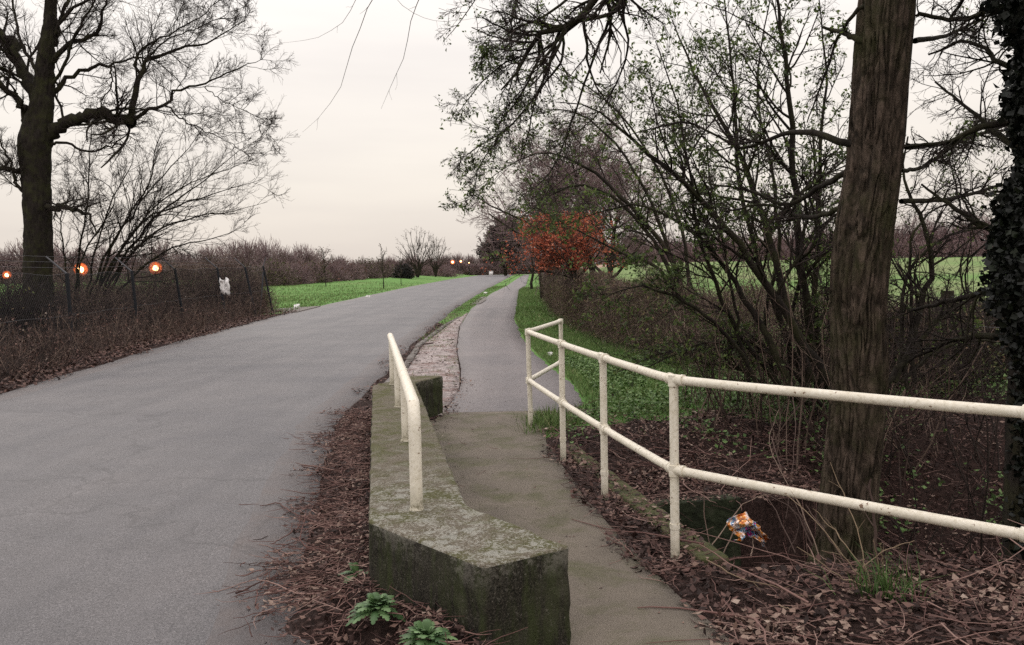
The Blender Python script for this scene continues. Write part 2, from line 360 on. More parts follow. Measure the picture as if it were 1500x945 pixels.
def mat_cobble():
    m, t, b = nt('cobble_strip'); v = t.nodes.new('ShaderNodeTexVoronoi'); v.inputs['Scale'].default_value = 9
    mp = t.nodes.new('ShaderNodeMapping'); mp.inputs['Scale'].default_value = (1, 1, .2); t.links.new(pos(t), mp.inputs[0]); t.links.new(mp.outputs[0], v.inputs['Vector'])
    ce = v.outputs['Color']; n = noise(t, 40, 4, .7)
    c = ramp(t, n, [(.3, (.24, .19, .18)), (.52, (.48, .41, .39)), (.72, (.68, .60, .57))])
    c = mix(t, .5, c, ramp(t, v.outputs['Distance'], [(.0, 1.1), (.35, .95), (.6, .25)]), 'MULTIPLY')
    w = noise(t, 2.3, 6, .75); c = mix(t, ramp(t, w, [(.5, 0.), (.62, .75)]), c, (.16, .075, .06))
    c = mix(t, ramp(t, noise(t, 1.3, 5, .7), [(.6, 0.), (.7, .7)]), c, (.07, .10, .03))
    t.links.new(c, b.inputs['Base Color']); b.inputs['Roughness'].default_value = .9
    bump(t, b, math_(t, 'SUBTRACT', n, v.outputs['Distance']), .03); return m
m_cobble = mat_cobble()
m_kerb = simple('kerb_stone', [(.3, (.10, .09, .08)), (.6, (.2, .18, .165)), (.8, (.3, .28, .26))], 14, rough=.9, bd=.01)
m_slab = simple('mossy_slab', [(.3, (.03, .03, .016)), (.5, (.07, .075, .028)), (.62, (.10, .085, .05)), (.8, (.2, .17, .13))], 9, 6, rough=.95, bd=.02)
m_wingwall = simple('wing_wall', [(.3, (.012, .014, .008)), (.55, (.03, .038, .018)), (.8, (.06, .06, .04))], 9, 6, rough=.95, bd=.02)
def mat_lamp():
    m, t, b = nt('sodium_lamp_glow'); b.inputs['Base Color'].default_value = (1, .5, .2, 1)
    b.inputs['Emission Color'].default_value = (1, .6, .25, 1); b.inputs['Emission Strength'].default_value = 9
    m2, t, b = nt('painted_lamp_halo'); t.nodes.remove(b); e = t.nodes.new('ShaderNodeEmission')
    e.inputs[0].default_value = (1, .17, .03, 1); e.inputs[1].default_value = 1.5; t.links.new(e.outputs[0], t.nodes['Material Output'].inputs['Volume']); return m, m2  # emissive volume painting a bloom halo in the air round the lamp
m_glow, m_halo = mat_lamp()
def mat_foil():
    m, t, b = nt('printed_foil'); n = noise(t, 16, 3, .6); n2 = noise(t, 60, 2, .5)
    c = ramp(t, n, [(.30, (.55, .12, .02)), (.40, (.8, .33, .06)), (.46, (.85, .6, .5)), (.52, (.75, .75, .8)), (.56, (.16, .35, .55)), (.62, (.45, .04, .22)), (.72, (.62, .16, .04))], 'CONSTANT')
    c = mix(t, .4, c, ramp(t, n2, [(.4, .4), (.6, 1.)]), 'MULTIPLY')
    t.links.new(c, b.inputs['Base Color']); b.inputs['Roughness'].default_value = .25; b.inputs['Metallic'].default_value = .35; bump(t, b, n2, .004); return m
m_foil = mat_foil()

# ------------------------------------------------------------------ ground
def lines(*segs):
    o = []
    for a, b, s in segs: o += list(np.arange(a, b - 1e-6, s))
    return np.array(o + [segs[-1][1]])
gx = lines((-600, -100, 50), (-100, -20, 5), (-20, -12, 1), (-12, -2.5, .35), (-2.5, 6, .06), (6, 12, .4), (12, 30, 2), (30, 100, 7), (100, 600, 50))
gy = lines((-60, -4, 8), (-4, 2, .5), (2, 12, .06), (12, 30, .35), (30, 60, 1), (60, 240, 4), (240, 900, 60))
X, Y = np.meshgrid(gx, gy); Z = T(X, Y)
V = np.stack([X, Y, Z], -1).reshape(-1, 3); ny, nx = X.shape
I = np.arange(nx * ny).reshape(ny, nx)
Fq = np.stack([I[:-1, :-1], I[:-1, 1:], I[1:, 1:], I[1:, :-1]], -1).reshape(-1, 4)
mb = MB().add(V, Fq); ground = mb.build('ground', m_ground, smooth=True); tag(ground, kind='structure')
S_, T_ = st(X, Y)
grass = np.where(X > ex('pr', Y), sst(-.55, .45, (S_ - 3.9) - .30 * np.maximum(0, T_ - .2) + vnoise(X, Y, 1.5, 5) * .9), 1.0)
grass = np.where((X > ex('xr', Y) - .1) & (X < ex('pl', Y) + .2) & (Y < 28), .15 + .1 * sst(14, 28, Y), grass)
lb = ex('xl', Y) - np.interp(Y, [0, 12, 30, 35.5, 36.5], [2.8, 2.6, 1.2, .3, .0])
grass = np.where((X < ex('xl', Y) + .2) & (Y < 36), np.where(X > lb, 0, np.where(Y < 34, .12, .7)), grass)
grass = np.where((X > ex('xr', Y) - .3) & (Y < 10) & (X < 0), 0, grass)
dry = np.maximum(sst(134, 150, Y) * sst(2, 14, X) * (1 - sst(190, 210, Y)), (.2 + .2 * vnoise(X, Y, .12, 3)) * sst(4, 8, X) * sst(12, 20, Y))
for nm, arr in (('grass', grass), ('dry', dry)):
    a = ground.data.attributes.new(nm, 'FLOAT', 'POINT'); a.data.foreach_set('value', arr.astype(np.float32).ravel())

def strip(name, yl, xa, xb, cols, dz, mat, crown=0., skirt=.05):
    u = np.linspace(0, 1, cols); A = xa(yl)[:, None]; B = xb(yl)[:, None]
    Xs = A + (B - A) * u[None]; Ys = np.repeat(yl[:, None], cols, 1)
    Zs = T(Xs, Ys, False) * 1 + dz + crown * (1 - (2 * u[None] - 1) ** 2)
    Zs[:, 0] -= skirt; Zs[:, -1] -= skirt
    Xs[:, 1] = Xs[:, 0] + .012; Xs[:, -2] = Xs[:, -1] - .012
    n, c = Xs.shape; I = np.arange(n * c).reshape(n, c)
    f = np.stack([I[:-1, :-1], I[:-1, 1:], I[1:, 1:], I[1:, :-1]], -1).reshape(-1, 4)
    o = MB().add(np.stack([Xs, Ys, Zs], -1), f, np.tile((np.arange(c - 1) + .5) / (c - 1), n - 1)).build(name, mat); tag(o, kind='structure'); return o
def wob(k, amp, o):
    return lambda y: ex(k, y) + vnoise(y, y * 0, 1.1, o) * amp + vnoise(y, y * 0, 4, o + 1) * amp * .6
# the mound beside the parapet belongs to the soil: the road stays level
yr = lines((-5, 12, .15), (12, 40, .4), (40, 204, 2))
def flat_strip(*a, **k):
    global T
    T0 = T
    def Tr(x, y, b=False):
        z = np.interp(y, [0, 25, 40, 60, 80, 120, 200, 420], [0, 0, .12, .32, .52, .82, 1.15, 3])
        return z + np.zeros_like(x) + 1.95 * sst(4, 22, x) * sst(42, 150, y) + .55 * sst(9, 15, -x) * sst(60, 130, y)
    T = Tr; o = strip(*a, **k); T = T0; return o
flat_strip('road', yr, wob('xl', .06, 3), wob('xr', .05, 7), 26, .008, m_road, .03)
yp = lines((9.75, 30, .15), (30, 198, 1.5))
flat_strip('footpath', yp, wob('pl', .015, 11), wob('pr', .04, 15), 10, .012, m_path, .0)
yd = lines((-3, 9.8, .12))
def deck_l(y):   # the deck runs up to the parapet
    return np.interp(y, [-3, 3.4, 4.2, 9.1, 9.8], [-.05, -.05, -.40, -1.2, -.95])
flat_strip('bridge_deck_pavement', yd, deck_l, lambda y: ex('pr', y) + .05 + .035 * vnoise(y, y * 0, 3.1, 2) + np.where(y > 8.6, .25, 0), 14, .011, m_deck, .0)
yc = lines((9.5, 33, .15))
flat_strip('cobbled_strip', yc, lambda y: np.interp(y, [9.5, 10, 15, 19, 26, 33], [-1.5, -1.7, -1.8, -2.02, -2.0, -1.75]) + vnoise(y, y * 0, 2, 4) * .03,
      lambda y: ex('pl', y) - .004 - .0 * y, 10, .016, m_cobble, .02)
# worn kerb beside the cobbles
mb = MB()
for y in np.arange(11, 31, .92):
    xk = float(np.interp(y, [9.5, 10, 15, 19, 26, 33], [-1.5, -1.7, -1.8, -2.02, -2.0, -1.75])) - .07
    xk2 = float(np.interp(y + .88, [9.5, 10, 15, 19, 26, 33], [-1.5, -1.7, -1.8, -2.02, -2.0, -1.75])) - .07
    z = .05 + U(-.01, .012); w = .055
    v = [(xk - w, y, -.1), (xk + w, y, -.1), (xk2 + w, y + .88, -.1), (xk2 - w, y + .88, -.1), (xk - w, y, z), (xk + w, y, z), (xk2 + w, y + .88, z), (xk2 - w, y + .88, z)]
    mb.add(v, [(4, 5, 6, 7), (0, 4, 7, 3), (1, 2, 6, 5), (0, 1, 5, 4), (3, 7, 6, 2)])
tag(mb.build('kerb', m_kerb), kind='structure')
# pale crossover slab where the fence ends, and broken concrete in the verge
def patch(name, pts, mat, h=.03):
    pts = np.array(pts); c = pts.mean(0); n = len(pts)
    top = [(x, y, float(T(x, y, False)) + h) for x, y in pts]; bot = [(x, y, float(T(x, y, False)) - .1) for x, y in pts]
    mb = MB(); v = top + bot + [(c[0], c[1], float(T(c[0], c[1], False)) + h + .004)]
    mb.add(v, [(i, (i + 1) % n, 2 * n) for i in range(n)]); mb.add(v, [(i, i + n, (i + 1) % n + n, (i + 1) % n) for i in range(n)])
    return tag(mb.build(name, mat), kind='structure')
patch('pavement', [(-9.1, 36.2), (-9.3, 41.5), (-10.9, 39.5), (-12.8, 38.5), (-12.6, 36.6)], m_kerb, .05)
patch('pavement', [(-1.95, 40), (-1.5, 41), (-1.35, 45), (-1.5, 50), (-1.75, 49), (-1.9, 44)], m_kerb, .045)

# ------------------------------------------------------------------ parapet
par = empty('parapet', (-.6, 5.8, 0), 'low mossy concrete bridge parapet with angled ends and white lichen crust', 'parapet wall')
def prism(name, poly, z0, z1, mats, parent, bev=.018, loc=(0, 0, 0), cuts=True):
    bm = bmesh.new(); vs = [bm.verts.new((x - loc[0], y - loc[1], z0 - loc[2])) for x, y in poly]
    f = bm.faces.new(vs); f.normal_update()
    r = bmesh.ops.extrude_face_region(bm, geom=[f]); top = [e for e in r['geom'] if isinstance(e, bmesh.types.BMVert)]
    for v in top: v.co.z = z1 - loc[2]
    bmesh.ops.recalc_face_normals(bm, faces=bm.faces)
    bmesh.ops.bevel(bm, geom=[e for e in bm.edges if max(v.co.z for v in e.verts) > z1 - loc[2] - 1e-4 or abs(e.verts[0].co.z - e.verts[1].co.z) > .05], offset=bev, segments=3, affect='EDGES', profile=.6)
    if cuts:
        bmesh.ops.triangulate(bm, faces=[f for f in bm.faces if len(f.verts) > 4])
        for _ in range(6):
            es = [e for e in bm.edges if e.calc_length() > .09]
            if not es: break
            bmesh.ops.subdivide_edges(bm, edges=es, cuts=1, use_grid_fill=False)
            bmesh.ops.triangulate(bm, faces=[f for f in bm.faces if len(f.verts) > 4])
        for v in bm.verts:
            n = v.normal; k = vnoise(v.co.x + v.co.z * 1.3, v.co.y + v.co.z, 9) * .006 + vnoise(v.co.x + v.co.z, v.co.y - v.co.z, 28) * .005
            v.co += n * float(k)
    for f in bm.faces:
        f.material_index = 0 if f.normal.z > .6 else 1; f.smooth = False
    me = bpy.data.meshes.new(name); bm.to_mesh(me); bm.free()
    for m in mats: me.materials.append(m)
    o = bpy.data.objects.new(name, me); COL.objects.link(o); o.parent = parent
    return o
L0 = (-.6, 5.8, 0)
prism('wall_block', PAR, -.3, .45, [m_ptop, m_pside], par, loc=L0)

# railing on the parapet
def rel(P, loc): return np.asarray(P) - np.asarray(loc)
lr = (-.85, 6.5, .45)
rail = empty('railing', lr, 'short cream tubular handrail with bent end, fixed on top of the concrete parapet', 'handrail')
posts = [(-.485, 4.13), (-.755, 5.87), (-1.01, 7.4), (-1.275, 8.95)]
ZR = .965
p0 = np.array([-.485, 4.13]); pe = np.array([-1.30, 9.05]); dr = (pe - p0) / np.linalg.norm(pe - p0)
bend = [np.array([*(p0), .455]), np.array([*p0, .84])]
for a in np.linspace(0, 90, 9)[1:]:
    a = R_(a); q = p0 + dr * .10 * (1 - math.cos(a)); bend.append(np.array([*q, .84 + .125 * math.sin(a)]))
for k in np.linspace(.3, 4.9, 20): bend.append(np.array([*(p0 + dr * k), ZR]))
P = rel(bend, lr); mb = tube(MB(), P, np.full(len(P), .031), 20, cap=True, axis=(1, .15, 0)); mb.build('rail', m_paint, rail, True)
for q in posts[1:]:
    P = rel([(q[0], q[1], .455), (q[0], q[1], .7), (q[0], q[1], ZR - .01)], lr)
    tube(MB(), P, np.full(3, .026), 18, cap=True).build('post', m_paint, rail, True)
for q in posts:
    P = rel([(q[0], q[1], .45), (q[0], q[1], .462)], lr)
    tube(MB(), P, np.array([.036, .032]), 18, cap=True).build('base_collar', m_paint, rail)

# railing along the path
lp = (.6, 6, 0)
rl = empty('railing', lp, 'long cream two-rail tubular railing along the ditch edge, with short return at far end', 'railing')
PP = [(.88, 4.65), (.63, 5.93), (.413, 7.16), (.175, 8.72), (.60, 10.5)]
ZT, ZM = 1.0, .50
PX = [(2.10, 3.365)] + PP
lean = {0: (0, 0), 1: (.0, 0), 2: (0, 0), 3: (.0, 0), 4: (-.015, 0), 5: (0, 0)}
for i, q in enumerate(PX):
    zt = ZT + (.015 if i else .015)
    dx, dy = lean[i]
    P = rel([(q[0], q[1], -.05), (q[0] + dx * .5, q[1], .5), (q[0] + dx, q[1], zt)], lp)
    po = tube(MB(), P, np.full(3, .025), 20, cap=True).build('post', m_paint, rl, True)
    P = rel([(q[0], q[1], .17), (q[0], q[1], .20)], lp)
    tube(MB(), P, np.full(2, .0285), 18, cap=True).build('collar', m_paint, po)
def railrun(name, z, pts_, r=.0245):
    P = np.array([(x, y, z) for x, y in pts_])
    for a, b in zip(P[:-1], P[1:]):
        pass
    PPp, rr = [], []
    mb = MB()
    for a, b in zip(P[:-1], P[1:]):
        Q = np.linspace(a, b, 6); Q[1:-1, 2] -= .004
        tube(mb, rel(Q, lp), np.full(6, r), 20, cap=True)
    mb.build(name, m_paint, rl, True)
PP2 = [(p[0] + (lean[i + 1][0]), p[1]) for i, p in enumerate(PP)]
railrun('top_rail', ZT, [PX[0]] + PP2); railrun('mid_rail', ZM, [PX[0]] + PP2)
seq = [PX[0]] + PP2
for z in (ZT, ZM):
    for i, q in enumerate(seq):
        mb = MB(); c = np.array([q[0], q[1], z])
        tube(mb, rel([c - [0, 0, .036], c + [0, 0, .026]], lp), np.full(2, .031), 20, cap=True)
        for j in (i - 1, i + 1):
            if 0 <= j < len(seq):
                d = norm(np.array([seq[j][0] - q[0], seq[j][1] - q[1], 0.]))
                tube(mb, rel([c, c + d * .062], lp), np.array([.0295, .0295]), 20, cap=True)
                tube(mb, rel([c + d * .05, c + d * .066], lp), np.array([.032, .032]), 20, cap=True)
        mb.build('coupling', m_paint, rl, True)

# ------------------------------------------------------------------ bridge edge and ditch walls
def world(s, t): return RO + RU * s + RN * t
def wallp(name, corners, z0, z1, mat, label, cat_):
    c = np.mean(corners, 0); e = empty(name, (c[0], c[1], z0), label, cat_)
    prism('wall_face', [tuple(q) for q in corners], z0, z1, [mat, mat], e, loc=(c[0], c[1], z0))
wallp('culvert_headwall', [world(-.12, .10), world(-.12, .26), world(3.1, .26), world(3.1, .10)], -1.3, .03, m_slab, 'mossy concrete edge of the footbridge beside the dark ditch', 'retaining wall')
wallp('wing_wall', [world(1.90, .26), world(2.06, .26), world(2.06, 1.32), world(1.90, 1.32)], -1.3, -.24, m_wingwall, 'dark algae covered wing wall across the ditch behind the foil wrapper', 'retaining wall')

# ------------------------------------------------------------------ loose ground cover
def scatter(n, x0, x1, y0, y1, dens):
    x = U(x0, x1, n); y = y0 + (y1 - y0) * U(0, 1, n) ** 1.0; k = U(0, 1, n) < dens(x, y); return x[k], y[k]
def soil_d(x, y):
    s, t = st(x, y)
    a = (x > ex('pr', y) - .02 + vnoise(x, y, 3, 4) * .12) & (x > 0)
    g = sst(-.4, .6, (s - 3.7) - .3 * np.maximum(0, t - .2) + vnoise(x, y, 1.5, 5) * .9)
    edge = sst(0, .16, x - ex('pr', y) + .1)
    rim = (t < .26) * (s > -.6) * (s < 4.2) * (x > 0) * a
    return np.maximum(rim * .9, a * (.06 + .94 * (1 - g))) * (.5 + .5 * edge) * (.62 + .38 * sst(-.5, .3, vnoise(x, y, 2.2, 9)))
x, y = scatter(95000, .0, 6, 2.4, 11, lambda x, y: soil_d(x, y) * np.where(y > 7.5, .6, 1) * np.where(x > 3.2, .5, 1))
z = T(x, y) + U(.005, .045, len(x))
mb = MB(); leaves(mb, np.stack([x, y, z], 1), (.012, .058), 1, .004, (0, 1), flat=.6, asp=.62, patchy=.75)
# along the far inner side of the parapet, and thin on the deck and path
x, y = scatter(9000, -1.2, .6, 4.3, 13, lambda x, y: np.exp(-np.maximum(0, x - np.interp(y, [4.2, 9.1, 9.6, 12], [-.25, -1.02, -.78, -.85])) / np.interp(y, [4.3, 6, 9, 13], [.01, .035, .10, .12])) * (x > np.interp(y, [4.2, 9.1, 9.6, 12], [-.25, -1.02, -.78, -.85])) * (vnoise(x, y, 3) > -.3))
leaves(mb, np.stack([x, y, .016 + U(0, .03, len(x))], 1), (.015, .05), 1, .003, (0, 1), flat=.75, asp=.6)
x, y = scatter(700, -1, 1.1, 3.2, 13, lambda x, y: (x > deck_l(y)) * (x < ex('pr', y)) * .35)
leaves(mb, np.stack([x, y, np.full(len(x), .016)], 1), (.008, .028), 1, .001, (.2, 1), flat=.85, asp=.6)
# cobbles and road edge
x, y = scatter(9000, -2.6, -.7, 9.8, 40, lambda x, y: (x > ex('xr', y) - .15 + vnoise(x, y, 1) * .2) * (x < ex('pl', y)) * np.where(x < ex('xr', y) + .35, 1, .35) * (vnoise(x * 1, y * 3, 1.2, 8) > -.1))
leaves(mb, np.stack([x, y, T(x, y, False) + .03 + U(0, .02, len(x))], 1), (.03, .08), 1, .003, (.1, .9), flat=.75, asp=.6)
# road side of the parapet
def lit_l(x, y):
    e = ex('xr', y)
    edge = np.interp(y, [2, 3.5, 4.2, 5, 7, 9, 9.8], [-1.1, -.95, -1.3, -1.3, -1.62, -1.9, -2.0]) + vnoise(x * .2, y, 3.4, 6) * .16 + vnoise(x, y, 8, 3) * .12
    wallx = np.interp(y, [2, 3.29, 3.94, 8.9, 9.3], [0., -.15, -.70, -1.48, -1.3])
    ros = np.minimum(np.hypot(x + .60, y - 3.58), np.hypot(x + .36, y - 3.27))
    return (x < wallx) * sst(-.2, .3, x - edge) * sst(.05, .13, ros)
x, y = scatter(56000, -2.6, .1, 2.2, 10, lambda x, y: lit_l(x, y) * .8)
zl = np.maximum(T(x, y), .02) + U(.0, .05, len(x))
leaves(mb, np.stack([x, y, zl], 1), (.012, .048), 1, .003, (0, 1), flat=.65, asp=.5, patchy=.6)
x, y = scatter(1600, -2.3, -.6, 2.5, 12, lambda x, y: .6 * np.exp(-np.abs(x - ex('xr', y) + .15) / .12))
leaves(mb, np.stack([x, y, np.full(len(x), .035)], 1), (.008, .03), 1, .002, (0, .7), flat=.85, asp=.5)
# left margin of the road, below the fence
x, y = scatter(34000, -11.5, -6, 10, 37, lambda x, y: (x < ex('xl', y) + .1 + vnoise(x, y, .8) * .3) * (x > ex('xl', y) - 1.5))
leaves(mb, np.stack([x, y, T(x, y) + .03 + U(0, .05, len(x))], 1), (.04, .10), 1, .01, (.1, .95), flat=.6, asp=.6)
q = U(0, 1, (420, 2)); w_ = RO + RU * (q[:, :1] * 3.2 - .1) + RN * (.10 + q[:, 1:] * .16); k = vnoise(w_[:, 0], w_[:, 1], 3) > -.15
leaves(mb, np.stack([w_[k, 0], w_[k, 1], np.full(k.sum(), .036)], 1), (.015, .05), 1, .003, (0, 1), flat=.8, asp=.6)
q = U(0, 1, (260, 2)); w_ = RO + RU * (1.91 + q[:, :1] * .14) + RN * (.26 + q[:, 1:] * 1.05)
leaves(mb, np.stack([w_[:, 0], w_[:, 1], np.full(260, -.234)], 1), (.015, .05), 1, .003, (0, 1), flat=.8, asp=.6)
tag(mb.build('leaf_litter', m_litter), 'brown dead leaves', 'leaf litter', kind='stuff')

def ground_twigs(x, y, z, L, r, tilt=.12, wig=.25, m=5, dirb=None):
    K = len(x); a = U(0, 2 * math.pi, K) if dirb is None else rng.normal(dirb[0], dirb[1], K) + math.pi * (U(0, 1, K) < .5)
    d = np.stack([np.cos(a), np.sin(a), rng.normal(0, tilt, K)], 1); P = np.zeros((K, m, 3)); P[:, 0] = np.stack([x, y, z], 1)
    st_ = U(L[0], L[1], K) / (m - 1)
    for k in range(1, m):
        d = norm(d + rng.normal(0, wig, (K, 3)) * [1, 1, .35]); P[:, k] = P[:, k - 1] + d * st_[:, None]
        P[:, k, 2] = np.maximum(P[:, k, 2], T(P[:, k, 0], P[:, k, 1], False) + .018)
    return P, U(r[0], r[1], K)[:, None] * np.linspace(1, .4, m)[None]
mb = MB()
x, y = scatter(19000, -2.7, .1, 2.2, 9.9, lambda x, y: np.maximum(lit_l(x, y) * .8, .012 * (x > -2.3) * lit_l(x + .35, y)))
P, r = ground_twigs(x, y, np.maximum(T(x, y), .015) + U(0, .06, len(x)), (.05, .22), (.0016, .0036), dirb=(.25, .75), wig=.3)
tube(mb, P, r, 4, U(0, 1, len(x)))
x, y = scatter(450, -2.4, -.5, 2.4, 8, lambda x, y: lit_l(x + .05, y) * .5)
P, r = ground_twigs(x, y, np.maximum(T(x, y), .015) + U(.01, .05, len(x)), (.2, .5), (.0025, .0055), dirb=(.3, .6), wig=.3, m=7)
tube(mb, P, r, 5, U(.1, 1, len(x)))
x, y = scatter(6500, .0, 5, 2.4, 10, lambda x, y: soil_d(x, y) * .9)
P, r = ground_twigs(x, y, T(x, y) + U(.01, .05, len(x)), (.06, .35), (.0015, .004), tilt=.2)
tube(mb, P, r, 4, U(0, 1, len(x)))
x, y = scatter(500, 1, 5, 2.7, 8, lambda x, y: soil_d(x, y) * .6)
P, r = ground_twigs(x, y, T(x, y) + U(.02, .08, len(x)), (.4, 1.1), (.003, .007), tilt=.2, m=8, wig=.2)
tube(mb, P, r, 5, U(.2, 1, len(x)))
x, y = scatter(700, -1.1, .5, 5.5, 10, lambda x, y: np.exp(-np.maximum(0, x - np.interp(y, [4.2, 9.1, 9.6], [-.25, -1.02, -.78])) / .1) * (x > np.interp(y, [4.2, 9.1, 9.6], [-.25, -1.02, -.78])) + .01)
P, r = ground_twigs(x, y, np.full(len(x), .02), (.06, .2), (.0015, .003), tilt=.05)
tube(mb, P, r, 4, U(0, .7, len(x)))
tag(mb.build('twig_litter', m_ltwig), 'fallen twigs and stalks', 'twig litter', kind='stuff')
# three long fallen twigs lying out on the road
for pts_, lb_ in (([(375, 895), (385, 865), (410, 850), (445, 838)], 'longest curved twig lying on the grey road left of the parapet'),
                  ([(397, 805), (430, 785), (441, 775)], 'short straight twig lying alone on the road tarmac'),
                  ([(381, 748), (400, 742), (425, 755), (470, 775)], 'forked brown twig sticking out of the litter onto the road')):
    P = [onG(*q) + [0, 0, .03] for q in pts_]; P, r = smoothline(P, np.linspace(.003, .005, len(P)), 14); P += rng.normal(0, .004, P.shape)
    mb = tube(MB(), P, r, 5)
    Q, rr = grow(P[None], r[None], 4, (.3, .9), (30, 50), (.15, .3), .7, .0015, 0, .1, 4); Q[:, :, 2] = np.maximum(Q[:, :, 2], .03)
    tube(mb, Q, rr, 4); tag(mb.build('twig', m_ltwig), lb_, 'twig')

# grass
def blades(mb, x, y, h, w, tint=(0, 1), zoff=0, lean=.45):
    K = len(x); z = T(x, y) + zoff; a = U(0, 2 * math.pi, K); hh = U(h[0], h[1], K); ww = U(w[0], w[1], K)
    b = np.stack([x, y, z], 1); side = np.stack([np.cos(a), np.sin(a), a * 0], 1) * ww[:, None]
    ln = rng.normal(0, lean, (K, 2)) * hh[:, None]
    midp = b + np.stack([ln[:, 0] * .35, ln[:, 1] * .35, hh * .6], 1); tip = b + np.stack([ln[:, 0], ln[:, 1], hh], 1)
    v = np.stack([b - side, b + side, midp + side * .7, midp - side * .7, tip], 1); i = np.arange(K)[:, None] * 5; tn = U(tint[0], tint[1], K)
    s0 = mb.n; mb.add(v, i + [0, 1, 2, 3], tn)
    mb.v.append(np.zeros((0, 3))); mb.f[3].append(i + [3, 2, 4] + s0); mb.t[3].append(tn)
mb = MB()
def right_g(x, y):
    s, t = st(x, y)
    return (x > ex('pr', y) + .03) * sst(-.3, .6, (s - 3.9) - .3 * np.maximum(0, t - .2) + vnoise(x, y, 1.5, 5) * .9)
x, y = scatter(90000, .1, 5, 7, 22, right_g); blades(mb, x, y, (.03, .10), (.003, .006))
x, y = scatter(30000, .1, 2.6, 22, 70, lambda x, y: (x > ex('pr', y)) * 1.); blades(mb, x, y, (.05, .12), (.006, .012))
x, y = scatter(26000, -2.4, .8, 20, 75, lambda x, y: (x > np.maximum(ex('xr', y) + .1, np.where(y < 33, -9, -9))) * (x < ex('pl', y)) * np.where(y < 33, (x < ex('xr', y) + .5) * .35, 1)); blades(mb, x, y, (.03, .09), (.005, .01), zoff=.03)
x, y = scatter(1500, -2.1, -.8, 12, 33, lambda x, y: (x < ex('pl', y)) * (vnoise(x, y, 1.7, 5) > .25)); blades(mb, x, y, (.02, .07), (.003, .005), zoff=.03)
# patch at the foot of the end post
x, y = scatter(2600, .02, .7, 8.3, 9.9, lambda x, y: np.exp(-((x - .35) / .2) ** 2 - ((y - 8.95) / .5) ** 2)); blades(mb, x, y, (.06, .17), (.003, .006))
tag(mb.build('grass', m_grass), 'rough green grass', 'grass', kind='stuff')
mb = MB()
x, y = scatter(120000, -45, -9, 35.8, 95, lambda x, y: (x < ex('xl', y) - .1) * np.exp(-(y - 35) / 30)); blades(mb, x, y, (.05, .14), (.01, .022))
tag(mb.build('grass', m_grass), 'bright green mown grass beyond the fence', 'grass', kind='stuff')
# broad leaved weeds on the right bank
mb = MB()
x, y = scatter(17000, .4, 7.5, 6.6, 15, lambda x, y: (x > ex('pr', y) + .25) * sst(-.5, .5, (st(x, y)[0] - 3.1) - .25 * np.maximum(0, st(x, y)[1] - .2) + vnoise(x, y, 1.1, 12) * 1.2) * sst(-.25, .3, vnoise(x, y, 1.6, 14)))
leaves(mb, np.stack([x, y, T(x, y) + U(.02, .14, len(x))], 1), (.025, .06), 2, .02, (0, 1), flat=.55, asp=.75)
x, y = scatter(26000, 2.4, 9, 5.2, 12, lambda x, y: sst(-.3, .3, vnoise(x, y, 1.0, 21)) * sst(2.4, 3.6, x))
leaves(mb, np.stack([x, y, T(x, y) + U(.02, .25, len(x))], 1), (.03, .07), 2, .03, (0, 1), flat=.5, asp=.75)
tag(mb.build('ground_cover', m_weed), 'low green weeds over the bank', 'weeds', kind='stuff')

# dock rosettes, small weeds, grass tuft
def rosette(cx, cy, z, n, L, label, name='dock_plant', up=(12, 80)):
    mb = MB()
    for k in range(n):
        a = U(0, 2 * math.pi); e = R_(U(*up)); l = U(*L); m = 21
        d = np.array([math.cos(a) * math.cos(e), math.sin(a) * math.cos(e), math.sin(e)]); s = np.array([-math.sin(a), math.cos(a), 0])
        tt = np.linspace(0, 1, m); P = np.array([cx, cy, z]) + tt[:, None] * l * d - np.array([0, 0, 1]) * (tt[:, None] ** 2) * l * .5
        w = l * .12 * np.sin(np.clip(tt * 1.02, 0, 1) * math.pi) ** .6 * (1 + .38 * np.sin(tt * 42)) + .002
        nn = np.cross(d, s)
        v = np.concatenate([P - s * w[:, None] + nn * -(w[:, None] * .3), P, P + s * w[:, None] + nn * -(w[:, None] * .3)])
        i = np.arange(m - 1); tn = U(0, 1)
        mb.add(v, np.concatenate([np.stack([i, i + 1, i + 1 + m, i + m], 1), np.stack([i + m, i + 1 + m, i + 1 + 2 * m, i + 2 * m], 1)]), np.full(2 * (m - 1), tn))
    o = mb.build(name, m_dock, loc=(cx, cy, z)); tag(o, label, 'weed', 'leafy weeds at the foot of the parapet'); return o
rosette(-.60, 3.58, .17, 130, (.06, .15), 'jagged green weed rosette at the foot of the parapet, left of its pair')
rosette(-.36, 3.27, .17, 140, (.06, .15), 'jagged green weed rosette nearest the bottom edge, against the parapet end')
rosette(-.78, 4.1, .14, 12, (.07, .13), 'tiny green weed behind the leafy rosettes beside the parapet face')
rosette(-.85, 4.7, .14, 10, (.06, .11), 'small green weed sprouting from litter where the parapet edge is straight')
def tuft(cx, cy, n, h, label, mat=m_weed):
    mb = MB(); x = rng.normal(cx, .08, n); y = rng.normal(cy, .06, n)
    blades(mb, x, y, h, (.002, .004), (0, .7), lean=.5); z = float(T(cx, cy)); o = mb.build('grass_tuft', mat, loc=(cx, cy, z)); return tag(o, label, 'grass tuft')
tuft(1.76, 4.02, 120, (.08, .24), 'green grass tuft in dead leaves below the lower rail')

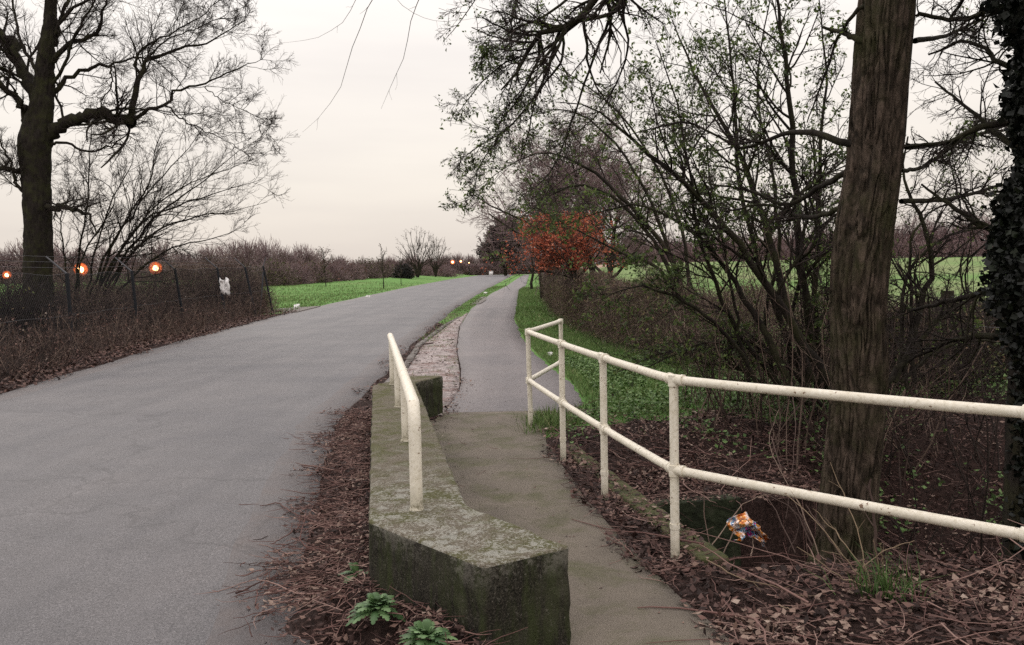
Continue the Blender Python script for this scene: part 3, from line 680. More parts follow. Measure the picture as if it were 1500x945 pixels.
# dry stalks
def stalks(name, label, specs, mat, D=4.2, r=.003):
    mb = MB(); base = None
    for sp in specs:
        P = [pt(q[0], q[1], q[2] if len(q) > 2 else D) for q in sp]
        if base is None: base = P[0]
        P, rr = smoothline(P, np.linspace(r, r * .45, len(P)), 12)
        P[1:] += rng.normal(0, .004, (11, 3)); tube(mb, P, rr, 5, [U(.2, 1)])
        Q, q2 = grow(P[None], rr[None], 3, (.4, .95), (20, 45), (.1, .25), .6, .0012, 0, .08, 4); tube(mb, Q, q2, 4, U(0, 1, len(Q)))
    return tag(mb.build(name, mat, loc=base), label, 'dead stalks')
stalks('dead_stalks', 'pale dry stalks fanning up from the grass tuft by the tree foot',
       [[(1275, 860, 4.15), (1262, 800, 4.2), (1225, 700, 4.3), (1218, 678, 4.3)], [(1278, 860, 4.1), (1245, 825, 4.0), (1200, 770, 4.0), (1150, 720, 4.1)],
        [(1280, 862, 4.1), (1230, 845, 3.95), (1170, 803, 3.9)], [(1265, 830, 4.1), (1290, 810, 4.1), (1340, 791, 4.1)],
        [(1290, 855, 4.1), (1285, 820, 4.1), (1280, 790, 4.1)], [(1295, 850, 4.2), (1292, 815, 4.2), (1289, 795, 4.2)],
        [(1272, 842, 4.2), (1240, 800, 4.2), (1205, 760, 4.3), (1190, 745, 4.3)]], m_straw, r=.0035)
stalks('dead_stalks', 'brown bramble canes crossing in the ditch around the foil wrapper',
       [[(1040, 800, 5.1), (1030, 735, 5.2), (1036, 690, 5.2)], [(1165, 810, 5.0), (1130, 740, 5.3), (1085, 690, 5.6), (1050, 640, 6)],
        [(1200, 815, 4.9), (1170, 740, 5.2), (1130, 660, 5.5), (1140, 600, 6)], [(1035, 810, 4.9), (1065, 770, 5), (1095, 735, 5.1), (1150, 720, 5.2)],
        [(1155, 810, 4.9), (1170, 770, 4.9), (1150, 730, 5)], [(1060, 810, 4.9), (1090, 760, 5.0), (1120, 790, 5)], [(1100, 815, 4.9), (1104, 790, 5.1), (1102, 776, 5.2)],
        [(1190, 800, 4.8), (1160, 745, 4.9), (1120, 722, 5), (1060, 700, 5.2), (1000, 700, 5.3)], [(1240, 830, 4.5), (1210, 780, 4.6), (1180, 740, 4.8)],
        [(1130, 640, 6), (1150, 700, 5.6), (1190, 790, 5)], [(1160, 560, 7), (1165, 640, 6.5), (1150, 760, 6)]], m_cane, r=.004)
stalks('dead_stalks', 'snapped upright stick standing just right of the trunk foot', [[(1283, 830, 4.5), (1281, 770, 4.5), (1274, 700, 4.5)]], m_cane, r=.011)
stalks('fallen_branch', 'thin pale branch lying across the leaves right of the near railing post',
       [[(1035, 820, 4.3), (1080, 845, 4.1), (1130, 860, 4.0), (1200, 880, 3.95)], [(1140, 885, 3.9), (1168, 900, 3.85)]], m_straw, r=.004)['category'] = 'branch'

# foil wrapper & bags
def crumple(name, c, w, h, mat, label, cat_, seed, amp=.35, yaw=0, n=26, thick=.4, group=None, shape=None):
    g = np.random.default_rng(seed); u = np.linspace(-.5, .5, n); A, B = np.meshgrid(u, u)
    ox = g.uniform(0, 50)
    dx = vnoise(A * 5 + ox, B * 5, 1) * .16 + vnoise(A * 13 + ox, B * 13, 1) * .05; dz = vnoise(A * 5, B * 5 + ox, 1) * .16 + vnoise(A * 14, B * 14 + ox, 1) * .05
    dy = vnoise(A * 4 + ox, B * 4 + 9, 1) * amp + vnoise(A * 11 + ox, B * 11, 1) * amp * .5
    x_ = (A + dx) * w; z_ = (B + dz) * h - (0 if shape is None else shape * np.abs(A + .15) ** 1.3 * h * 2); y_ = dy * min(w, h) + thick * (A ** 2 + B ** 2) * w
    V = np.stack([x_ * math.cos(yaw) - y_ * math.sin(yaw), x_ * math.sin(yaw) + y_ * math.cos(yaw), z_], -1)
    keep = (np.abs(A) ** 2 + np.abs(B) ** 2 < .25 + .06 * g.uniform(-1, 1)) | (g.uniform(0, 1, A.shape) < .5)
    I = np.arange(n * n).reshape(n, n); f = np.stack([I[:-1, :-1], I[:-1, 1:], I[1:, 1:], I[1:, :-1]], -1).reshape(-1, 4)
    o = MB().add(V.reshape(-1, 3) + np.asarray(c), f).build(name, mat, loc=c, smooth=False)
    md = o.modifiers.new('thickness', 'SOLIDIFY'); md.thickness = .004; return tag(o, label, cat_, group)
crumple('foil_wrapper', pt(1100, 768, 5.1), .20, .11, m_foil, 'crumpled orange, magenta and blue foil wrapper caught on stalks above the ditch', 'wrapper', 5, .5, .2, shape=.9)
fp_ = pt(329, 419, 30.4)
crumple('plastic_bag', fp_, .34, .56, m_white, 'torn white plastic bag snagged on the wire fence', 'plastic bag', 23, .22, .2, n=9)
for (a, b_, w, lb_) in ((435, 451, .28, 'white scrap on the grass nearest the end of the fence'), (539, 436, .26, 'white scrap at the road edge beside the long left grass'),
                        (711, 431, .22, 'white scrap in the narrow verge between road and footpath'), (806, 523, .09, 'pale scrap at the right edge of the footpath behind the railing')):
    q = onG(a, b_); crumple('litter_scrap', q + [0, 0, .06], w, w * .7, m_white, lb_, 'litter', int(a), .3, 0, n=8, group='white scraps of litter')
for k in range(26):   # pale stones / bits in the leaves
    pass
mb = MB(); x, y = scatter(1500, .2, 4, 3, 9.5, lambda x, y: soil_d(x, y) * .12); leaves(mb, np.stack([x, y, T(x, y) + .045], 1), (.02, .05), 1, .003, (.96, 1), flat=.8, asp=.8)
tag(mb.build('pale_leaves', m_litter), 'pale bleached leaves and flakes', 'leaf litter', kind='stuff')
q = onG(720, 401.5); 
def cabinet():
    c = np.array([-4.6, 196, float(T(-4.6, 196, False))]); e = empty('utility_cabinet', c, 'small white box at the far end of the road beside the grass', 'cabinet')
    def bx(nm, w, d, z0, z1, mt):
        v = [(sx * w, sy * d, z) for z in (z0, z1) for sx, sy in ((-1, -1), (1, -1), (1, 1), (-1, 1))]
        MB().add(v, [(0, 1, 5, 4), (1, 2, 6, 5), (2, 3, 7, 6), (3, 0, 4, 7), (4, 5, 6, 7), (0, 3, 2, 1)]).build(nm, mt, e)
    bx('body', .45, .3, 0, .95, m_white); bx('lid', .5, .35, .953, 1.03, m_white)
cabinet()

# ------------------------------------------------------------------ leaning tree on the right
def trunk_mesh(spec, D, nr, sides, ridge=.03):
    P = np.array([pt(*q[:2], D + (q[3] if len(q) > 3 else 0)) for q in spec]); P, r = smoothline(P, [q[2] for q in spec], nr)
    tg = norm(np.gradient(P, axis=0)); a = norm(np.cross(tg, [0, 1, 0])); b = np.cross(tg, a)
    th = np.arange(sides) * 2 * math.pi / sides
    hh = np.concatenate([[0], np.cumsum(np.linalg.norm(np.diff(P, axis=0), axis=1))])
    TH, HH = np.meshgrid(th, hh); twist = HH * .25
    an = (TH + twist + .12 * vnoise(HH, HH * 0, 5)) * 9 / math.pi
    w = np.cos(TH); 
    wv = .10 * vnoise(HH, np.cos(TH) * 2, 3.1) + .05 * vnoise(HH, np.sin(TH) * 2, 8.3)
    rd = vnoise((np.arctan2(np.sin(TH), np.cos(TH)) * 0 + np.cos(TH + twist + wv)) * 3.1 + 40, np.sin(TH + twist + wv) * 3.1 + HH * 1.0, 1.45)
    rd2 = vnoise(np.cos(TH + twist + wv) * 3.1 + 80, np.sin(TH + twist + wv) * 3.1 + HH * 1.7, 2.5, 7)
    ridges = np.minimum(1, np.minimum(np.abs(rd) * 3.4, np.abs(rd2) * 4.5)) 
    n2 = vnoise(np.cos(TH + twist) * 7 + 9, np.sin(TH + twist) * 7 + HH * 2.4, 1.5, 3)
    rr = r[:, None] * (1 + .05 * vnoise(np.cos(TH) * 1.2, np.sin(TH) * 1.2 + HH * 1.1, 1)) + ridge * (ridges - .7) * .95 + ridge * .3 * n2
    V = P[:, None] + rr[..., None] * (np.cos(TH)[..., None] * a[:, None] + np.sin(TH)[..., None] * b[:, None])
    I = np.arange(nr * sides).reshape(nr, sides); J = np.roll(I, -1, 1)
    f = np.stack([I[:-1], J[:-1], J[1:], I[1:]], -1).reshape(-1, 4)
    return P, r, MB().add(V.reshape(-1, 3), f)
DM = 5.05
sp = [(1225, 900, .27), (1232, 840, .20), (1238, 800, .172), (1246, 700, .158), (1256, 600, .150), (1258, 500, .148), (1258, 420, .152), (1266, 340, .152), (1281, 240, .146), (1291, 120, .148), (1301, 0, .153), (1312, -130, .15), (1318, -300, .14), (1300, -500, .12), (1270, -750, .08), (1260, -950, .03)]
P, r, mbt = trunk_mesh(sp, DM, 420, 220, .030)
big = empty('leaning_tree', (P[0][0], P[0][1], 0), 'tall ridged-bark tree behind the railing, its bare boughs hanging over the path', 'tree')
def pbuild(mb, name, mat, par_, smooth=False):
    loc = par_.location; return mb.build(name, mat, par_, smooth, loc=tuple(loc))
pbuild(mbt, 'trunk', m_bark, big, True)
limbs = [
 ([(1314, -260, .07), (1200, -330, .06, .3), (1050, -230, .05, .8), (930, -80, .04, 1.2), (880, -10, .028, 1.3), (835, 38, .024, 1.3), (795, 46, .022, 1.3), (775, 72, .017, 1.4), (758, 105, .011, 1.4), (734, 132, .006, 1.4)], 1),
 ([(1050, -230, .03, .8), (930, -40, .022, 1.2), (905, 15, .016, 1.2), (850, 30, .013, 1.3), (800, 40, .010, 1.3), (780, 30, .006, 1.4)], 1),
 ([(788, 50, .014, 1.35), (790, 75, .011, 1.4), (778, 110, .009, 1.4), (752, 155, .006, 1.5), (735, 175, .004, 1.5), (725, 215, .002, 1.5)], 1),
 ([(824, 42, .012, 1.3), (824, 85, .009, 1.3), (800, 120, .008, 1.4), (785, 145, .006, 1.4), (775, 190, .005, 1.4), (760, 240, .002, 1.4)], 1),
 ([(775, 72, .008, 1.4), (745, 74, .006, 1.4), (720, 70, .004, 1.4), (700, 100, .002, 1.4)], 1),
 ([(900, -60, .014, 1.5), (786, 30, .009, 1.6), (752, 46, .007, 1.6), (744, 70, .005, 1.6), (720, 72, .003, 1.6), (700, 98, .0015, 1.6)], 1),
 ([(860, -120, .012, 2.), (762, -10, .008, 2.), (745, 33, .006, 2), (722, 50, .004, 2), (697, 78, .002, 2)], 1),
 ([(1290, 222, .024, .05), (1235, 208, .022, 0), (1185, 193, .018, .2), (1150, 196, .015, .4), (1120, 207, .012, .6), (1080, 217, .010, .8), (1050, 200, .008, .8), (1000, 178, .007, .9), (950, 190, .005, 1.), (920, 198, .002, 1.)], .8),
 ([(1300, 70, .02, 0), (1262, 60, .02, 0), (1235, 48, .015, .1), (1215, 43, .010, .2), (1205, 40, .008, .2)], .2),
 ([(1300, 5, .012, 0), (1255, 15, .012, 0), (1236, 40, .010, .1), (1225, 60, .009, .2), (1205, 120, .007, .3), (1182, 180, .004, .4)], .5),
 ([(1285, 240, .02, .05), (1250, 250, .02, .1), (1200, 275, .017, .5), (1150, 300, .014, .8), (1100, 280, .010, 1.), (1040, 270, .006, 1.2)], .8),
 ([(1280, 295, .018, .05), (1255, 300, .018, .1), (1180, 318, .014, .6), (1120, 300, .010, 1), (1060, 310, .006, 1.2)], .8),
 ([(1340, 60, .018, .3), (1390, 50, .012, .6), (1450, 20, .008, .8), (1500, -20, .004, .9)], .8),
 ([(1328, 215, .020, .4), (1380, 210, .016, .9), (1440, 195, .012, 1.2), (1520, 170, .006, 1.4)], 1),
 ([(1320, 295, .017, .4), (1400, 290, .014, .9), (1470, 272, .010, 1.2), (1560, 265, .006, 1.4)], 1),
 ([(1320, 250, .014, .2), (1350, 245, .012, .6), (1400, 210, .010, .9), (1440, 185, .006, 1.2)], .8),
 ([(850, 30, .012, 1.3), (800, 70, .009, 1.5), (735, 95, .006, 1.6), (690, 140, .004, 1.7), (665, 175, .002, 1.7)], 1.1),
 ([(820, 45, .012, 1.4), (790, 130, .009, 1.6), (740, 190, .006, 1.8), (700, 215, .004, 1.9), (665, 240, .002, 1.9)], 1.1),
 ([(900, 10, .012, 1.4), (860, 110, .009, 1.6), (830, 200, .006, 1.8), (800, 260, .004, 1.9), (745, 300, .002, 1.9)], 1.1),
 ([(870, -40, .012, 1.4), (920, 60, .009, 1.8), (900, 130, .006, 2.), (850, 190, .004, 2.2), (790, 215, .002, 2.4)], 1.1),
 ([(740, 190, .006, 1.8), (700, 250, .004, 1.9), (690, 290, .003, 1.9), (660, 300, .0015, 1.9)], .9),
 # long whippy twigs dangling above the road
 ([(880, -140, .014, 0.6), (700, -110, .009, .2), (640, -50, .006, 0), (605, 20, .004, 0), (592, 80, .003, 0), (573, 125, .002, 0), (558, 160, .001, 0)], .12),
 ([(760, -140, .010, 0.3), (600, -80, .006, -.4), (545, 0, .004, -.5), (515, 75, .003, -.5), (500, 125, .0022, -.5), (478, 160, .0016, -.5), (443, 194, .0008, -.5)], .12),
 ([(700, -120, .008, 0), (560, -60, .005, -.5), (522, 0, .003, -.4), (500, 35, .002, -.4), (470, 52, .0015, -.4), (405, 64, .0008, -.4)], .12),
 ([(700, -60, .008, 0.5), (600, -20, .004, .5), (580, -6, .003, .5), (612, 22, .002, .5), (680, 30, .0015, .5), (745, 0, .001, .6)], .12),
 ([(980, -140, .01, 1.2), (780, -50, .006, .9), (705, -10, .004, 1), (672, 36, .003, 1), (650, 60, .0015, 1)], .4)]
mbL, mbTw, mbLf = MB(), MB(), MB()
for spc, dens in limbs:
    P, r = limb(spc, DM, 22, .008); r = np.minimum(r, .07)
    whip = dens < .2; r = r * .5 if whip else r; tube(mbL, P, r, 8)
    n1 = max(3, int(22 * dens))
    A, a = grow(P, r, n1, (.4 if not whip else .5, .98), (28, 62), (.09, .26) if not whip else (.03, .08), .55, .0022 if not whip else .0008, -.04, .16, 7)
    tube(mbL, A, a, 5)
    if whip: continue
    B, b = grow(A, a, 9, (.15, 1), (25, 60), (.3, .7), .65, .0018, -.03, .17, 6); tube(mbTw, B, b, 4)
    C, c = grow(B, b, 5, (.2, 1), (25, 60), (.3, .7), .7, .0012, .0, .15, 4); tube(mbTw, C, c, 3)
    k = U(0, 1, len(C)) < .10; leaves(mbLf, C[k][:, -1], (.014, .034), 3, .014, (0, 1), asp=.5)
pbuild(mbL, 'branch', m_bark_dark, big, True); pbuild(mbTw, 'twigs', m_twig, big); pbuild(mbLf, 'leaves', m_leaf, big)

# ------------------------------------------------------------------ ivy clad tree at the right edge
iv = empty('ivy_tree', (*pt(1530, 500, 4.6)[:2], -.4), 'near-black ivy covered tree cut by the right edge of the view', 'tree')
P, r, mbt = trunk_mesh([(1500, 1050, .16), (1508, 800, .13), (1515, 500, .12), (1522, 250, .11), (1518, 0, .10), (1520, -300, .08), (1530, -600, .03)], 4.6, 90, 24, .01)
pbuild(mbt, 'trunk', m_bark_dark, iv, True)
prof_y = [-400, 0, 40, 75, 100, 160, 200, 235, 265, 310, 380, 440, 480, 560, 700, 900, 1000]; prof_w = [70, 72, 58, 26, 34, 46, 36, 28, 40, 74, 78, 68, 38, 34, 34, 40, 44]
mb = MB(); K = 45000; yy = U(-400, 1000, K); ww = np.interp(yy, prof_y, prof_w) * (1 + .25 * vnoise(yy, yy * 0, .02, 3)); xx = 1520 - ww * np.cos(a_ := U(0, 2 * math.pi, K)) * np.sqrt(U(.3, 1, K)) ; dd = 4.6 + ww / F * 4.6 * np.sin(a_)
d = cf[None] + ((xx - 750) / F)[:, None] * cr[None] + ((472.5 - yy) / F)[:, None] * cu[None]; Q = np.array([0, 0, H]) + d * (dd / d[:, 1])[:, None]
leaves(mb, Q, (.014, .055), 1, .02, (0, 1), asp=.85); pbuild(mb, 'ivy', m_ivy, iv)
mbL, mbTw = MB(), MB()
for spc in ([(1515, 175, .026), (1450, 182, .02, .2), (1400, 203, .014, .3), (1322, 217, .008, .6)], [(1515, 20, .02), (1460, 15, .016), (1400, 30, .012, .3), (1345, 20, .012, .5)],
            [(1515, 350, .025), (1440, 330, .018, .4), (1390, 300, .012, .6), (1350, 270, .006, .8)], [(1515, 240, .02), (1455, 190, .015, .3), (1420, 160, .01, .5), (1370, 120, .006, .8)],
            [(1515, 440, .03), (1460, 425, .022, .3), (1400, 440, .016, .8), (1330, 455, .01, 1.2)], [(1515, 490, .025), (1440, 492, .02, .5), (1380, 505, .014, .9), (1330, 530, .008, 1.2)],
            [(1515, 100, .02), (1460, 90, .015, .4), (1420, 60, .01, .6), (1360, 80, .006, .8)], [(1515, -60, .02), (1440, -30, .015, .4), (1390, 30, .008, .6)]):
    P, r = limb(spc, 4.6, 16, .012); tube(mbL, P, r, 7)
    A, a = grow(P, r, 17, (.3, 1), (30, 65), (.2, .5), .4, .0025, -.02, .16, 7); tube(mbL, A, a, 5)
    B, b = grow(A, a, 7, (.2, 1), (25, 60), (.25, .6), .65, .0016, 0, .15, 5); tube(mbTw, B, b, 4)
    C, c = grow(B, b, 3, (.2, 1), (25, 60), (.3, .7), .7, .0012, 0, .15, 4); tube(mbTw, C, c, 3)
pbuild(mbL, 'branch', m_bark_dark, iv, True); pbuild(mbTw, 'twigs', m_twig, iv)

# ------------------------------------------------------------------ big multi-stem shrub (elder) right of centre
def shrub(name, label, stems, D, leafk=.5, lsize=(.025, .055), l1=13, l2=6, l3=3, up=.02, matL=m_bark_dark, matT=m_twig, leafmat=m_leaf, rt=.0015, leafper=5, wig=.02, cat_='shrub', r3=.7, group=None, t0=.25, parent=None, bias=None, ang=(25, 60)):
    b0 = pt(stems[0][0][0], stems[0][0][1], D); e = empty(name, (b0[0], b0[1], float(T(b0[0], b0[1]))), label, cat_, group)
    L_, W_, F_ = MB(), MB(), MB()
    for spc in stems:
        P, r = limb(spc, D, 20, wig); tube(L_, P, r, 8)
        A, a = grow(P, r, l1, (t0, 1), ang, (.12, .34), .5, rt * 1.6, up, .13, 8, bias=bias); tube(L_, A, a, 5)
        B, b = grow(A, a, l2, (.15, 1), ang, (.25, .6), .6, rt * 1.2, up, .14, 6, bias=bias); tube(W_, B, b, 4)
        if l3:
            C, c = grow(B, b, l3, (.2, 1), ang, (.3, .7), .7, rt, up, .14, 4, bias=bias); tube(W_, C, c, 3)
        else: C = B
        if leafk:
            k = U(0, 1, len(C)) < leafk; leaves(F_, C[k][:, -1], lsize, leafper, lsize[0] * .6, (0, 1), asp=.5)
    pbuild(L_, 'stem', matL, e, True); pbuild(W_, 'twigs', matT, e)
    if leafk: pbuild(F_, 'leaves', leafmat, e)
    return e
stems = [
 [(1215, 560, .045), (1170, 490, .04), (1110, 400, .034), (1060, 330, .03), (1010, 275, .026), (960, 235, .02), (915, 195, .014), (870, 160, .008), (820, 150, .004)],
 [(1190, 560, .05), (1150, 440, .04), (1120, 330, .034), (1085, 230, .026), (1040, 150, .018), (1010, 90, .012), (985, 30, .006)],
 [(1200, 575, .05), (1180, 430, .044), (1165, 300, .036), (1160, 180, .028), (1145, 60, .018), (1130, -60, .01)],
 [(1180, 570, .04), (1140, 460, .034), (1100, 350, .026), (1080, 240, .02), (1075, 120, .014), (1060, 0, .008), (1050, -80, .004)],
 [(1160, 570, .035), (1110, 470, .03), (1060, 390, .022), (1000, 330, .016), (930, 300, .01), (880, 310, .006), (830, 330, .003)],
 [(1150, 575, .03), (1090, 500, .024), (1050, 420, .02), (1020, 330, .016), (1010, 250, .012), (990, 150, .008), (960, 60, .004)],
 [(1210, 580, .035), (1195, 460, .03), (1200, 340, .024), (1200, 220, .018), (1210, 110, .012), (1200, 0, .006)],
 [(1140, 580, .03), (1120, 480, .026), (1140, 370, .022), (1130, 250, .018), (1110, 150, .012), (1120, 40, .008), (1140, -50, .004)],
 [(1120, 580, .02), (1070, 500, .018), (1000, 440, .014), (930, 420, .008), (880, 440, .004)],
 [(1210, 600, .02), (1130, 520, .02), (1060, 500, .014), (1000, 515, .009), (940, 540, .004)],
 [(1200, 600, .02), (1110, 560, .018), (1040, 515, .014), (960, 520, .010), (900, 548, .004)],
 [(1160, 590, .025), (1160, 470, .02), (1180, 380, .018), (1230, 300, .012), (1270, 240, .006)],
 [(1100, 570, .018), (1080, 470, .015), (1060, 360, .012), (1040, 260, .008), (1030, 180, .004)],
 [(1170, 585, .02), (1195, 480, .018), (1230, 420, .012), (1260, 330, .006)],
]
stems = [[(q[0], q[1], q[2], (i * .37 % 1.4) - .3 + .12 * j * math.sin(i * 2.1)) for j, q in enumerate(s)] for i, s in enumerate(stems)]
shrub('elder_bush', 'large many-stemmed bush with sparse young leaves, left of the leaning trunk', stems, 8.3, leafk=.26, lsize=(.028, .06), leafper=5, l1=20, l2=9, l3=4)
# thicket of thin upright suckers below it
def suckers(name, label, xs, ys, n, h, mat, leafk=.0, r=.006, bend_=.25, cat_='thicket', lm=m_leaf, lsz=(.025, .05), asp=.5, follow=False):
    y = U(*ys, n); x = U(*xs, n) + (ex('xl', y) if follow else 0); z = T(x, y); m = 7; P = np.zeros((n, m, 3)); P[:, 0] = np.stack([x, y, z - .03], 1)
    d = norm(np.stack([rng.normal(0, bend_, n), rng.normal(0, bend_, n), np.ones(n)], 1)); s = U(h[0], h[1], n)[:, None] / (m - 1)
    for k in range(1, m): d = norm(d + rng.normal(0, .13, (n, 3))); P[:, k] = P[:, k - 1] + d * s
    R = (U(.5, 1, n) * r)[:, None] * np.linspace(1, .35, m)[None]
    c = (float(x.mean()), float(y.mean()), float(T(x.mean(), y.mean()))); e = empty(name, c, label, cat_)
    a_, b_, c_ = MB(), MB(), MB(); tube(a_, P, R, 5, U(0, 1, n))
    A, a = grow(P, R, 7, (.15, 1), (25, 65), (.15, .4), .6, .0018, .02, .15, 5); tube(b_, A, a, 4, U(0, 1, len(A)))
    B, b = grow(A, a, 3, (.15, 1), (25, 65), (.3, .6), .7, .0013, .02, .15, 4); tube(b_, B, b, 3, U(0, 1, len(B)))
    pbuild(a_, 'stem', mat, e); pbuild(b_, 'twigs', mat, e)
    if leafk:
        k = U(0, 1, len(B)) < leafk; leaves(c_, B[k][:, -1], lsz, 3, .02, (0, 1), asp=asp); pbuild(c_, 'leaves', lm, e)
    return e
suckers('sucker_thicket', 'tangle of thin brown upright stems under the many-stemmed bush', (1.9, 4.4), (7.8, 10.5), 170, (1.0, 2.6), m_cane, .06, .009)
suckers('sucker_thicket', 'dark tangled stems in the gap between ridged trunk and ivy tree', (3.1, 5.2), (7.0, 10.0), 60, (.9, 3.0), m_twig, .05, .011, .35)
shrub('hawthorn_bush', 'dark crooked bush between the ridged trunk and the ivy tree', [
 [(1310, 560, .03), (1345, 470, .026), (1365, 380, .022), (1350, 320, .018), (1325, 270, .012), (1330, 200, .007)],
 [(1300, 560, .03), (1330, 520, .025), (1400, 450, .018), (1450, 430, .01), (1490, 440, .005)],
 [(1330, 570, .02), (1320, 480, .018), (1330, 400, .014), (1400, 340, .01), (1460, 330, .005)],
 [(1320, 560, .02), (1350, 530, .018), (1420, 500, .012), (1480, 500, .006)],
 [(1340, 560, .02), (1335, 440, .014), (1345, 330, .01), (1385, 300, .006), (1420, 320, .003)]], 7.2, leafk=.05, l1=14, l2=6, l3=3)

# ------------------------------------------------------------------ hedges
def hedge(name, label, line, width, height, n_tw, n_lf, lf_size, matT, matL, tw=(.15, .4), twr=.004, side=3, ivary=.12, cat_='hedge', topj=.5):
    line = np.array(line); seg = np.concatenate([[0], np.cumsum(np.hypot(*np.diff(line, axis=0).T))])
    def place(n):
        l = U(0, seg[-1], n); x = np.interp(l, seg, line[:, 0]); y = np.interp(l, seg, line[:, 1])
        ww = np.interp(l, seg, np.broadcast_to(width, len(seg))); hh = np.interp(l, seg, np.broadcast_to(height, len(seg)))
        hh = hh * (1 + ivary * vnoise(l, l * 0, .55, 4) + ivary * .7 * vnoise(l, l * 0, 2.1, 6))
        u = rng.normal(0, .36, n); u = np.clip(u, -1, 1); v = U(0, 1, n) ** .8; prof = np.sqrt(np.clip(1 - np.maximum(0, v - .75) ** 2 / .0725, .05, 1))
        dx = np.interp(l, seg, np.gradient(line[:, 0], seg)); dy = np.interp(l, seg, np.gradient(line[:, 1], seg))
        off = u * ww * .5 * prof * 1.25; x = x - dy * off; y = y + dx * off
        return np.stack([x, y, T(x, y, False) + v * hh], 1)
    e = empty(name, (*line[0], float(T(*line[0], False))), label, cat_)
    P = place(n_tw); d = norm(rng.normal(0, 1, P.shape) + [0, 0, topj]); m = 3; L = U(*tw, len(P))[:, None]
    Q = np.stack([P - d * L * .5, P + rng.normal(0, .03, P.shape) * L * 3, P + d * L * .5], 1)
    a_ = MB(); tube(a_, Q, np.repeat(U(.5, 1, len(P))[:, None] * twr, 3, 1) * [1, .8, .5], side, U(0, 1, len(P))); pbuild(a_, 'twigs', matT, e)
    b_ = MB(); leaves(b_, place(n_lf), lf_size, 1, .02, (0, 1), asp=.6); pbuild(b_, 'leaves', matL, e)
    return e
hedge('hedge', 'untidy brown and green hedge running from the footpath to the leafy bush', [(4.6, 10.6), (3.6, 12.3), (2.9, 14.8), (2.4, 18.6), (2.05, 24), (1.95, 32), (2.3, 46)], [1.5, 1.5, 1.4, 1.3, 1.2, 1.2, 1.2], [1.25, 1.3, 1.32, 1.4, 1.5, 1.5, 1.5], 60000, 52000, (.025, .055), m_cane, m_hedge_l, (.12, .42), .0045)
hedge('hedge', 'dark leafy brambles below the field, seen between ridged trunk and ivy tree', [(4.7, 10.4), (6.5, 12.2), (9, 13.5), (13, 14)], [1.8, 2.2, 2.2, 2.0], [1.1, 1.05, 1.1, 1.2], 24000, 26000, (.03, .07), m_twig, m_hedge_l, (.15, .5), .005)
hedge('hedge', 'distant thinning brown hedge following the right side of the footpath', [(2.3, 46), (3.4, 64), (5, 90), (7, 125), (9, 165)], [1.4] * 5, [1.7, 2.2, 2.8, 3.0, 3.2], 16000, 6000, (.08, .2), m_twig_purple, m_rust, (.5, 1.4), .02)
hedge('hedge', 'reddish brown hedge crossing behind the far end of the road', [(-34, 206), (-20, 207), (-5, 208), (4, 209), (16, 211)], [3] * 5, [2.8, 2.6, 2.4, 2.6, 3.2], 15000, 9000, (.15, .4), m_twig_purple, m_rust, (.8, 2.2), .04)
hedge('hedge', 'low dark field hedge in front of the right-hand tree line', [(20, 152), (50, 154), (90, 156), (130, 158)], [3] * 4, [2.0, 2.4, 2.5, 3], 12000, 5000, (.15, .4), m_twig_purple, m_olive, (.8, 2.4), .04)
# bushes along the far side of the left grass
def bush(name, label, c, w, h, n_tw, n_lf, matT, matL, lf, twr=.02, group=None, tw=(.4, 1.2)):
    e = empty(name, (c[0], c[1], float(T(c[0], c[1], False))), label, 'bush', group); base = np.array(e.location)
    def place(n):
        q = norm(rng.normal(0, 1, (n, 3))) * (U(0, 1, n) ** .45)[:, None]; q[:, 2] = np.abs(q[:, 2]) * 1.0
        bmp = 1 + .22 * vnoise(q[:, 0] * 3 + c[0], q[:, 1] * 3 + q[:, 2] * 3, 1)
        return base + q * np.array([w, w * .8, h]) * bmp[:, None]
    P = place(n_tw); out = norm(P - base + [0, 0, .4]); d = norm(out + rng.normal(0, .5, P.shape)); L = U(*tw, len(P))[:, None]
    Q = np.stack([P - d * L * .6, P - d * L * .1 + rng.normal(0, .03, P.shape), P + d * L * .3], 1)
    a_ = MB(); tube(a_, Q, np.repeat(U(.5, 1, len(P))[:, None] * twr, 3, 1) * [1, .8, .4], 3, U(0, 1, len(P))); pbuild(a_, 'twigs', matT, e)
    if n_lf: b_ = MB(); leaves(b_, place(n_lf), lf, 1, .05, (0, 1), asp=.6); pbuild(b_, 'leaves', matL, e)
    return e
BL = [(404, 88, 2.6, 2.5, 0, 'olive rounded bush directly beside the end of the wire fence'), (432, 92, 2.4, 2.4, 1, 'purple brown bush second from the fence end'),
      (457, 96, 2.6, 2.3, 0, 'olive bush just left of the young red-tipped tree'), (484, 100, 2.5, 2.4, 1, 'brown bush right behind the young red-tipped tree'),
      (508, 106, 2.6, 2.5, 1, 'dull brown bush midway along the left grass'), (532, 112, 3.0, 2.6, 0, 'broad green bush left of the thin bare sapling'),
      (557, 120, 2.6, 2.4, 0, 'green-tinged bush right behind the thin bare sapling'), (585, 128, 3.0, 2.4, 1, 'brown bush left of the fan-shaped bare tree'),
      (622, 140, 3.2, 2.4, 1, 'brown bush seen between the two fan-shaped bare trees'), (650, 150, 3.4, 2.3, 1, 'brown bush right of the smaller fan-shaped bare tree')]
for px_, D, w, h, k, lb_ in BL:
    X_ = (px_ - 750) / F * D; bush('bush', lb_, (X_, D), w, h, 2600, 1800 if k == 0 else 500, m_twig_purple, m_olive if k == 0 else m_rust, (.12, .3), .018, 'bushes along the far edge of the left grass')
bush('evergreen_bush', 'small dark evergreen bush at the foot of the fan-shaped bare tree', ((594 - 750) / F * 112, 112), 1.5, 2.1, 900, 2500, m_twig, m_ivy, (.1, .25), .02)

